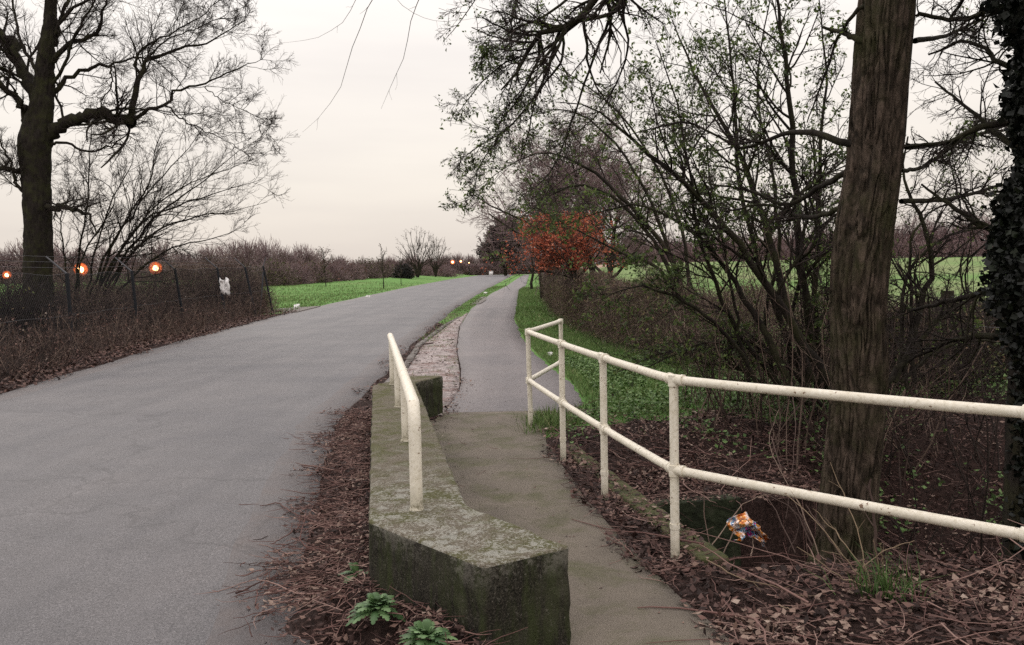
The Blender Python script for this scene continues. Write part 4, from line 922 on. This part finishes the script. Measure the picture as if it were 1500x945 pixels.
# ------------------------------------------------------------------ free-standing bare trees
def tree(name, label, x, y, h, crown, seed_n=(7, 7, 6, 4), r=.1, clear=.3, twr=.006, matL=m_bark_dark, matT=m_twig_grey, leaf=None, lk=0, lsize=(.04, .08), lper=3, ang=(25, 50), up=.10, lean_=(0, 0), group=None, leaders=1, cat_='tree', lz=None, wig=.1):
    z = float(T(x, y, False)); e = empty(name, (x, y, z), label, cat_, group)
    a_, b_, c_ = MB(), MB(), MB(); m = 10
    Pt, Rt = [], []
    for k in range(leaders):
        t = np.linspace(0, 1, m); ox, oy = (rng.normal(0, .12 * h * (leaders > 1)), rng.normal(0, .12 * h * (leaders > 1)))
        P = np.stack([x + (lean_[0] * h + ox) * t ** 1.3 + np.cumsum(rng.normal(0, .008 * h, m)) * (t > 0), y + (lean_[1] * h + oy) * t ** 1.3 + np.cumsum(rng.normal(0, .008 * h, m)) * (t > 0), z - .05 + t * h * .82], 1)
        Pt.append(P); Rt.append(r * (1 - .88 * t ** .9))
    Pt, Rt = np.array(Pt), np.array(Rt); tube(a_, Pt, Rt, 9)
    A, a = grow(Pt, Rt, seed_n[0] * 2, (clear, .95), ang, (.5 * crown, 1.0 * crown), .55, twr * 2.5, up, wig, 8); tube(a_, A, a, 6)
    B, b = grow(A, a, seed_n[1], (.2, 1), ang, (.3, .6), .6, twr * 1.5, up * .6, wig, 6); tube(b_, B, b, 4)
    C, c = grow(B, b, seed_n[2], (.15, 1), ang, (.35, .7), .65, twr, up * .4, wig, 5); tube(b_, C, c, 3)
    if seed_n[3]: D_, d_ = grow(C, c, seed_n[3], (.2, 1), ang, (.4, .8), .7, twr * .8, up * .3, wig, 4); tube(b_, D_, d_, 3); C = D_
    pbuild(a_, 'trunk', matL, e, True); pbuild(b_, 'twigs', matT, e)
    if leaf:
        tips = C[U(0, 1, len(C)) < lk][:, -1]
        if lz: tips = tips[(tips[:, 2] - z > lz[0]) & (tips[:, 2] - z < lz[1])]
        leaves(c_, tips, lsize, lper, lsize[1] * .8, (0, 1), asp=.55); pbuild(c_, 'leaves', leaf, e)
    return e
def X_of(px, D): return (px - 750) / F * D
def fantree(label, bx_, by_, cx, top, wid, D, rr):
    st_ = []
    for k, a in enumerate(np.linspace(-74, 74, 12)):
        a = R_(a + U(-4, 4)); hgt = by_ - top; L = hgt * (.74 + .26 * math.cos(a)) ; fx_ = bx_ + wid * math.sin(a); fy = by_ - hgt * .22 - (hgt * .78) * math.cos(a) ** .9
        st_.append([(bx_, by_ + 1, rr), (bx_ + .2 * wid * math.sin(a), by_ - hgt * .22, rr * .42), ((bx_ + fx_) / 2 + wid * .06 * math.sin(a), (by_ - hgt * .22 + fy) / 2, rr * .25, U(-.8, .8)), (fx_, fy, rr * .1, U(-1.6, 1.6))])
    return shrub('bare_tree', label, st_, D, leafk=0, l1=10, l2=5, l3=3, up=.04, matT=m_twig_grey, rt=.007, cat_='tree', wig=.05, ang=(15, 42), t0=.35)
fantree('fan-shaped bare tree standing on the grass left of the road, larger of two', 612, 405, 612, 339, 34, 116, .17)
fantree('smaller fan-shaped bare tree nearer the road than its larger neighbour', 638, 404, 638, 350, 23, 122, .13)
tree('sapling', 'young red-tipped tree on the left grass in front of the brown bushes', X_of(479, 80), 80, 4.4, .45, (6, 5, 4, 0), .05, .3, .010, leaf=m_rust, lk=.4, lsize=(.06, .14), up=.05)
tree('sapling', 'thin bare sapling with slender upright tip, left of the fan-shaped trees', X_of(563, 74), 74, 4.5, .4, (6, 5, 3, 0), .055, .3, .009, up=.12)
tree('sapling', 'faint small sapling just right of the thin bare one', X_of(590, 84), 84, 3.4, .4, (5, 4, 3, 0), .04, .3, .008, up=.12)
# right-hand trees
tree('copper_beech', 'small forked tree holding copper red leaves above the hedge', 1.86, 23.2, 3.7, .74, (12, 8, 6, 3), .085, .42, .0045, leaf=m_red, lk=.40, lsize=(.045, .10), lper=4, ang=(38, 68), up=.02, leaders=2, lz=(1.7, 3.15))
tree('hedgerow_tree', 'dense grey twiggy tree behind the copper leaves, left trunk of the pair', X_of(872, 33), 33, 7.4, .95, (16, 9, 7, 5), .17, .26, .007, ang=(32, 64), up=.03, matT=m_twig_purple, lean_=(-.12, 0), leaf=m_leaf, lk=.03, lsize=(.06, .12))
tree('hedgerow_tree', 'dense grey twiggy tree with darker trunk, right of the pair behind the copper leaves', X_of(886, 31), 31, 5.6, .95, (14, 9, 7, 5), .15, .26, .007, ang=(32, 68), up=.02, matT=m_twig_purple, lean_=(.10, 0), leaf=m_leaf, lk=.03, lsize=(.06, .12))
tree('hedgerow_tree', 'bare tree in the hedge left of the copper leaves, beside the footpath', X_of(795, 44), 44, 8.2, .8, (13, 8, 6, 4), .11, .2, .009, ang=(30, 60), up=.04, matT=m_twig_purple, lean_=(-.02, 0))
tree('hedgerow_tree', 'slim brown tree in the far part of the right hedge', X_of(780, 62), 62, 6.2, .45, (8, 6, 5, 3), .12, .2, .012, ang=(30, 60), up=.04, matT=m_twig_purple)
shrub('leafy_branch_tree', 'slender arching tree with green tufts, between copper leaves and leafy bush', [
 [(1010, 470, .05), (985, 380, .045), (940, 320, .038), (890, 270, .03), (840, 235, .022), (790, 225, .014), (750, 240, .008), (700, 275, .004)],
 [(1010, 470, .04), (960, 360, .034), (900, 290, .026), (850, 270, .02), (800, 290, .014), (760, 320, .008), (720, 335, .004)],
 [(1010, 465, .04), (970, 340, .03), (930, 250, .024), (880, 190, .018), (830, 160, .012), (780, 170, .007), (720, 200, .003)],
 [(1010, 465, .04), (1000, 340, .03), (960, 240, .022), (900, 160, .016), (850, 120, .01), (790, 90, .005), (740, 95, .003)],
 [(1005, 460, .04), (960, 390, .03), (910, 370, .02), (870, 350, .014), (830, 330, .01), (780, 300, .006)]], 15, leafk=.30, lsize=(.05, .10), leafper=4, l1=14, l2=7, l3=3, rt=.003, cat_='tree')

# ------------------------------------------------------------------ left: big tree, fan shrub
LT = empty('old_tree', (*pt(58, 470, 24)[:2], 0), 'massive old bare tree with elbowed limb, behind the wire fence on the left', 'tree')
P, r, mbt = trunk_mesh([(56, 500, .50), (56, 460, .41), (56, 400, .37), (55, 320, .35), (53, 250, .37), (52, 205, .45), (56, 180, .36), (63, 140, .27), (67, 90, .22), (72, 40, .17), (77, -30, .12), (85, -120, .08), (90, -200, .03)], 24, 140, 40, .05)
pbuild(mbt, 'trunk', m_bark_dark, LT, True)
lim = [[(58, 205, .24), (85, 188, .22), (115, 174, .19), (145, 169, .18), (172, 175, .17), (193, 182, .19)],
 [(190, 181, .12), (194, 160, .11), (199, 135, .10), (206, 105, .08), (215, 88, .065), (245, 76, .05), (300, 62, .03), (360, 30, .012)],
 [(190, 178, .09), (215, 160, .07), (245, 152, .06), (258, 132, .05), (290, 128, .04), (330, 108, .03), (385, 86, .01)],
 [(205, 108, .06), (198, 88, .05), (215, 70, .045), (250, 50, .03), (300, 20, .02), (340, -20, .01)],
 [(52, 185, .24), (40, 115, .22), (25, 95, .2), (18, 65, .18), (5, 50, .15), (-40, 10, .1)], [(45, 190, .18), (32, 160, .15), (20, 140, .12), (0, 120, .09), (-40, 100, .05)],
 [(65, 150, .12), (80, 130, .1), (105, 112, .085), (135, 100, .07), (165, 92, .05), (205, 86, .03), (240, 90, .015)],
 [(70, 95, .12), (90, 72, .1), (120, 55, .08), (143, 45, .07), (150, 20, .05), (165, -20, .03), (190, -70, .01)],
 [(70, 80, .1), (85, 55, .09), (95, 20, .07), (105, -30, .05), (120, -90, .02)], [(62, 140, .07), (95, 95, .06), (110, 50, .05), (140, 0, .03), (180, -50, .015)],
 [(70, 212, .07), (95, 208, .05), (120, 220, .045), (150, 218, .04), (172, 208, .03), (190, 190, .02), (200, 165, .01)],
 [(66, 305, .13), (90, 303, .1), (110, 308, .08), (130, 318, .05), (142, 345, .02)], [(50, 240, .12), (20, 250, .09), (-20, 240, .06), (-60, 230, .03)],
 [(50, 300, .08), (25, 270, .06), (10, 230, .04), (-10, 180, .02)], [(215, 88, .04), (240, 60, .03), (290, 40, .02), (370, 5, .008)],
 [(70, 60, .08), (100, 20, .06), (160, -10, .04), (230, -20, .025), (330, -25, .01)], [(60, 120, .08), (30, 60, .06), (20, 10, .04), (25, -60, .02)], [(165, 92, .04), (160, 130, .025), (145, 160, .02), (150, 175, .012)],
 [(240, 155, .035), (262, 170, .03), (300, 190, .02), (345, 215, .012), (380, 240, .005)], [(300, 128, .02), (330, 150, .014), (365, 165, .01), (395, 200, .004)]]
mbL, mbTw = MB(), MB()
for i, spc in enumerate(lim):
    P, r = limb(spc, 24, 20, .05, dd=(-1) ** i * .9 if i not in (0, 1, 2) else 0)
    r = r * (.85 if i < 2 else .72)
    if i == 0: n1 = 8
    else: n1 = 20
    A, a = grow(P, r, n1, (.15, 1), (30, 65), (.18, .45) if i else (.5, .9), .34, .008, .06, .15, 8); tube(mbL, P, r, 8); a = np.minimum(a, .035); tube(mbL, A, a, 5)
    B, b = grow(A, a, 9, (.15, 1), (25, 60), (.3, .65), .5, .0055, .05, .15, 6); tube(mbTw, B, b, 3)
    C, c = grow(B, b, 6, (.15, 1), (25, 60), (.35, .7), .7, .004, .04, .14, 4); tube(mbTw, C, c, 3)
pbuild(mbL, 'branch', m_bark_dark, LT, True); pbuild(mbTw, 'twigs', m_twig, LT)
fan = [[(128, 470, .08), (158, 400, .07), (185, 355, .055), (215, 320, .045), (262, 300, .035), (320, 282, .02), (385, 262, .008)],
 [(135, 470, .08), (180, 380, .06), (225, 322, .05), (262, 290, .035), (300, 265, .025), (345, 225, .015), (385, 200, .006)],
 [(120, 470, .07), (150, 385, .055), (180, 330, .045), (205, 290, .035), (222, 262, .03), (224, 225, .02), (240, 190, .01)],
 [(140, 470, .07), (190, 375, .055), (235, 335, .045), (290, 318, .03), (345, 308, .015), (392, 296, .006)],
 [(108, 470, .06), (115, 380, .05), (128, 300, .035), (131, 220, .025), (135, 175, .01)], [(130, 470, .06), (165, 360, .05), (210, 290, .035), (255, 240, .022), (290, 200, .012), (310, 170, .005)],
 [(120, 465, .05), (145, 350, .04), (165, 290, .03), (190, 250, .02), (200, 215, .01)], [(115, 460, .05), (120, 380, .04), (155, 320, .03), (170, 290, .02), (150, 265, .015), (125, 262, .012), (103, 298, .008)],
 [(140, 470, .06), (200, 400, .05), (250, 365, .035), (310, 350, .02), (360, 330, .01)], [(100, 465, .05), (95, 380, .04), (90, 320, .025), (105, 270, .012)],
 [(135, 470, .06), (175, 370, .045), (230, 300, .032), (275, 270, .024), (330, 250, .015), (390, 225, .006)]]
fan = [[(q[0], q[1], q[2] * .68, .25 * j * math.sin(i * 2.4)) for j, q in enumerate(s)] for i, s in enumerate(fan)]
shrub('fan_willow', 'bare multi-stemmed tree fanning out to the right behind the wire fence', fan, 26, leafk=0, l1=20, l2=8, l3=4, up=.07, matT=m_twig, rt=.0036, cat_='tree', wig=.04, bias=(.05, 0, .03))
# lower dark shrubs behind and through the fence
for (a, D, w, h, lb_) in ((330, 35, 1.6, 2.5, 'bushy dark scrub behind the white bag on the fence'), (285, 36, 1.8, 2.2, 'brown scrub between the white bag and the right-hand lamp'), (20, 20.5, 2.0, 1.8, 'dark scrub under the old tree at the left edge'),
                          (150, 25, 2.2, 1.5, 'low brown scrub under the fanning tree'), (205, 33, 2.6, 1.9, 'brown scrub below the right-hand lamp'), (120, 36, 2.6, 2.0, 'brown scrub below the lamp nearer the old tree'), (250, 44, 3, 2.4, 'rounded brown scrub right of the right-hand lamp, set back in the grass'), (365, 38.5, 1.2, 2.0, 'small scrub behind the last fence posts'), (80, 30, 2.2, 1.9, 'shaded scrub right of the old trunk')):
    bush('scrub', lb_, (X_of(a, D), D), w, h, 5200, 300, m_cane if D > 22 else m_twig, m_hedge_l, (.04, .09), .007, 'scrub behind the wire fence', tw=(.3, .9))
suckers('bramble_thicket', 'brown brambles and dead stems along the foot of the wire fence', (-2.4, -.35), (12.5, 35), 1050, (.35, 1.25), m_cane, .10, .008, .55, lm=m_litter, lsz=(.03, .07), follow=True)
suckers('bramble_thicket', 'dark brambles at the near left road edge before the first lamp', (-3.0, -.3), (9.5, 16.5), 420, (.4, 1.1), m_twig, .06, .007, .6, lm=m_litter, lsz=(.03, .07), follow=True)

# ------------------------------------------------------------------ fence
fx = [(-9.1, 14.0), (-9.45, 18.3), (-9.9, 22.6), (-10.35, 27), (-10.35, 31), (-10.1, 33.7), (-9.95, 35.6)]
tops = [(-.05, 1.78), (-.05, 1.78), (-.12, 1.85), (-.26, 1.92), (-.3, 1.95), (-.38, 1.98), (-.36, 2.0)]
fe = empty('wire_fence', (-10, 26, 0), 'chain-link fence with dark leaning posts and barbed wire arms on the left', 'fence'); lf = (-10, 26, 0)
toppts = []
for i, ((x, y), (lx, h)) in enumerate(zip(fx, tops)):
    z = float(T(x, y, False)); b_ = np.array([x, y, z - .1]); t_ = np.array([x + lx, y, z + h]); toppts.append(t_)
    po = tube(MB(), rel([b_, (b_ + t_) / 2, t_], lf), np.full(3, .042), 6, cap=True).build('post', m_steel, fe)
    arm = np.array([-.38, -.1, .36]) if i < len(fx) - 1 else np.array([.12, 0, .36])
    tube(MB(), rel([t_ - [0, 0, .02], t_ + arm], lf), np.array([.024, .018]), 6, cap=True).build('arm', m_wire, po)
tube(MB(), rel([[-10.02, 33.9, .1], toppts[-1] - [.0, 0, .25]], lf), np.full(2, .03), 6, cap=True).build('brace', m_steel, fe)
FL = np.array(fx); sg = np.concatenate([[0], np.cumsum(np.hypot(*np.diff(FL, axis=0).T))]); LT_ = sg[-1]
TP = np.array(toppts)
def fpt(l, v):
    bx_ = np.interp(l, sg, FL[:, 0]); by_ = np.interp(l, sg, FL[:, 1]); tx = np.interp(l, sg, TP[:, 0]); ty = np.interp(l, sg, TP[:, 1]); tz = np.interp(l, sg, TP[:, 2]); bz = T(bx_, by_, False)
    return np.stack([bx_ + (tx - bx_) * v, by_ + (ty - by_) * v + .02 * np.sin(l * 2.1), bz + (tz - bz) * v - .05 * v * np.sin(l * 1.4) ** 2], -1)
mb = MB(); sp_ = .085; l0 = np.arange(-2, LT_, sp_); m = 7; v = np.linspace(0, 1, m)
for s_ in (1, -1):
    l = l0[:, None] + (v[None] * 1.8 if s_ > 0 else (1 - v[None]) * 1.8); ok = (l.min(1) > 0) & (l.max(1) < LT_); tube(mb, fpt(l[ok], np.broadcast_to(v, l[ok].shape)), np.full((ok.sum(), m), .0030), 3)
mb.v = [rel(q, lf) for q in mb.v]; mb.build('wire_mesh', m_steel, fe)
for k, (v_) in enumerate((1.0, .5, .03)):
    l = np.linspace(0, LT_, 60); mb = tube(MB(), rel(fpt(l, np.full(60, v_)), lf), np.full(60, .003), 4); mb.build('strand', m_wire, fe)
for k in (1 / 3, 2 / 3, 1):
    A_ = np.array([toppts[i] + np.array([-.38, -.1, .36]) * k for i in range(len(fx) - 1)]); P, r = smoothline(A_, np.full(len(A_), .003), 50); tube(MB(), rel(P, lf), r, 4).build('barbed_strand', m_wire, fe)
# field fence post and strands on the right
e = empty('field_fence', (*pt(1388, 500, 11)[:2], 0), 'weathered field fence post and slack wires behind the dark bushes on the right', 'fence'); l_ = np.array(e.location)
pz = pt(1388, 430, 11)
for px_, py_, D, w in ((1388, 426, 11, .085), (1215, 440, 13.5, .05), (1540, 420, 8.5, .08)):
    q = pt(px_, py_, D); b_ = np.array([q[0], q[1], float(T(q[0], q[1])) - .1])
    tube(MB(), rel([b_, q], l_), np.array([w, w * .95]), 7, cap=True).build('post', m_bark_dark, e)
for dz in (.08, .45):
    A_ = np.array([pt(1215, 440, 13.5), pt(1388, 426, 11), pt(1540, 420, 8.5)]) - [0, 0, dz]; P, r = smoothline(A_, np.full(3, .003), 20); tube(MB(), rel(P, l_), r, 4).build('strand', m_wire, e)

# ------------------------------------------------------------------ lamps
def lamp(px, py, D, rad, label, group):
    q = pt(px, py, D); z = float(T(q[0], q[1], False)); e = empty('street_lamp', (q[0], q[1], z), label, 'street lamp', group)
    h = q[2] - z
    tube(MB(), [(0, 0, 0), (0, 0, h * .5), (0, 0, h - rad * .3)], np.array([.06, .05, .04]), 8, cap=True).build('pole', m_steel, e)
    def ball(zc, rx, rz, n=10, a0=0, a1=math.pi):
        th = np.linspace(a0, a1, n); ph = np.arange(16) * math.pi / 8; V = np.stack([np.outer(np.sin(th), np.cos(ph)) * rx, np.outer(np.sin(th), np.sin(ph)) * rx, np.outer(np.cos(th), np.ones(16)) * rz + zc], -1)
        I = np.arange(n * 16).reshape(n, 16); J = np.roll(I, -1, 1); return MB().add(V.reshape(-1, 3), np.stack([I[:-1], I[1:], J[1:], J[:-1]], -1).reshape(-1, 4))
    gl = ball(h, rad * .42, rad * .44).build('globe', m_glow, e, True); ball(h, rad, rad, 16).build('painted_halo', m_halo, gl, True); ball(h + rad * .04, rad * .43, rad * .48, 4, 0, .6).build('cap', m_steel, e, True)  # outer sphere is an added bloom halo, not a lantern part
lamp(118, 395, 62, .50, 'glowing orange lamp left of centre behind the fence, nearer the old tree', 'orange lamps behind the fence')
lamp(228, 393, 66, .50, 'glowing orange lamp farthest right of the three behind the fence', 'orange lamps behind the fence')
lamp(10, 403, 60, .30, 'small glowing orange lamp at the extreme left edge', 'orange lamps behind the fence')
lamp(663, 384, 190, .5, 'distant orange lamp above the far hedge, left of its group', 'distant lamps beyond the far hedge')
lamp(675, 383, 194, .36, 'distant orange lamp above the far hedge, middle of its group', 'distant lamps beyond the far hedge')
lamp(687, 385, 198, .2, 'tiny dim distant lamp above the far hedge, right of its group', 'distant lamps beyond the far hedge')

# ------------------------------------------------------------------ distant woods (one mass)
def woods(name, label, spec, matT, step=3.5, per=900, depth=16, twr=.05):
    """spec: (px, top py, D) silhouette"""
    sp = np.array(spec, float); a_ = MB(); xs = (sp[:, 0] - 750) / F * sp[:, 2]
    x = xs[0]
    while x < xs[-1]:
        Dm = np.interp(x, xs, sp[:, 2]); topp = np.interp(x, xs, sp[:, 1]); D = Dm + U(0, depth)
        top = pt(750 + x / Dm * F, topp, Dm)[2]; xx = x * D / Dm; z = float(T(xx, D, False)); h = (top - z) * U(.72, 1.06); w = h * U(.26, .42) + 1
        q = norm(rng.normal(0, 1, (per, 3))) * (U(0, 1, per) ** .5)[:, None]; lump = 1 + .3 * vnoise(q[:, 0] * 2.5 + x, q[:, 2] * 2.5 + q[:, 1] * 2, 1)
        P = np.array([xx, D, z + h * .55]) + q * np.array([w, w, h * .47]) * lump[:, None]; P[:, 2] = np.maximum(P[:, 2], z)
        d = norm(P - np.array([xx, D, z + h * .1]) + rng.normal(0, 1, P.shape) * h * .18); L = U(.5, 1.7, per)[:, None]
        Q = np.stack([P - d * L, P + rng.normal(0, .1, P.shape), P + d * L * .4], 1)
        tube(a_, Q, np.repeat(U(.4, 1, per)[:, None] * twr, 3, 1) * [1, .7, .35], 3, U(0, 1, per))
        nb = per // 2; P = np.array([xx, D - 1.5, z]) + np.stack([rng.normal(0, w * .8, nb), rng.normal(0, 2, nb), h * .5 * U(0, 1, nb) ** 1.3], 1)
        d = norm(rng.normal(0, 1, P.shape) + [0, 0, .8]); L = U(.4, 1.2, nb)[:, None]; Q = np.stack([P - d * L * .5, P, P + d * L * .5], 1)
        tube(a_, Q, np.repeat(U(.5, 1, nb)[:, None] * twr * 1.3, 3, 1) * [1, .8, .5], 3, U(0, 1, nb))
        tube(a_, [(xx, D, z), (xx + U(-.3, .3), D, z + h * .5), (xx, D, z + h * .9)], [.22, .16, .03], 5)
        x += step * U(.6, 1.4)
    return tag(a_.build(name, matT), label, 'woodland', kind='stuff')
woods('woodland', 'bare purple brown wood beyond the left grass', [(-200, 340, 130), (0, 350, 130), (120, 350, 132), (200, 352, 135), (260, 345, 140), (330, 345, 145), (400, 343, 150), (450, 355, 155), (490, 363, 160), (515, 380, 165), (545, 374, 180), (600, 370, 205), (640, 374, 220), (690, 371, 240), (760, 362, 250)], m_twig_purple, 2.6, 900)
woods('woodland', 'bare grey brown tree line behind the right-hand field', [(760, 362, 235), (830, 352, 220), (900, 345, 200), (1000, 335, 185), (1100, 330, 178), (1200, 325, 175), (1300, 322, 172), (1350, 305, 170), (1420, 300, 170), (1480, 295, 168), (1600, 290, 165), (1800, 290, 160)], m_twig_purple, 2.6, 900)
tree('large_tree', 'tall dark tree group rising above the far hedge where the road ends', X_of(742, 178), 178, 11.5, .75, (12, 9, 7, 5), .35, .12, .07, ang=(30, 75), up=.03, matT=m_twig_purple, leaf=m_ivy, lk=.12, lsize=(.2, .5), leaders=3)

# ------------------------------------------------------------------ light
w = bpy.data.worlds.new('World'); scene.world = w; w.use_nodes = True; t = w.node_tree; bg = t.nodes['Background']
sky = t.nodes.new('ShaderNodeTexSky'); sky.sky_type = 'NISHITA'; sky.sun_disc = False; sky.sun_elevation = R_(35); sky.sun_rotation = R_(150); sky.dust_density = 4; sky.air_density = 1.5
tc = t.nodes.new('ShaderNodeTexCoord'); sx = t.nodes.new('ShaderNodeSeparateXYZ'); t.links.new(tc.outputs['Generated'], sx.inputs[0])
mp = t.nodes.new('ShaderNodeMapping'); mp.inputs['Scale'].default_value = (1, 1, 7); t.links.new(tc.outputs['Generated'], mp.inputs[0])
cl = t.nodes.new('ShaderNodeTexNoise'); cl.inputs['Scale'].default_value = 2.2; cl.inputs['Detail'].default_value = 5; cl.inputs['Roughness'].default_value = .5; t.links.new(mp.outputs[0], cl.inputs['Vector'])
grad = ramp(t, sx.outputs[2], [(0., (6.5, 5.85, 5.3)), (.10, (7.75, 7.2, 6.6)), (.32, (9.2, 8.8, 8.5)), (.5, (12, 11.5, 11.5)), (1., (15.5, 14.8, 14.9))])
clr = ramp(t, cl.outputs['Fac'], [(.3, (.92, .91, .91)), (.7, (1.04, 1.03, 1.01))])
over = mix(t, 1.0, grad, clr, 'MULTIPLY')
col = mix(t, .96, sky.outputs[0], over)
t.links.new(col, bg.inputs[0]); bg.inputs[1].default_value = .1
sun = bpy.data.objects.new('sun', bpy.data.lights.new('sun', 'SUN')); COL.objects.link(sun); sun.data.energy = .5; sun.data.angle = R_(25); sun.data.color = (1, .93, .85)
sun.rotation_euler = (R_(55), 0, R_(-150))
vs = scene.view_settings; vs.view_transform = 'Standard'; vs.look = 'None'; vs.gamma = 1; vs.exposure = .3; vs.use_curve_mapping = False
scene.cycles.max_bounces = 6; scene.cycles.diffuse_bounces = 3; scene.cycles.use_denoising = False
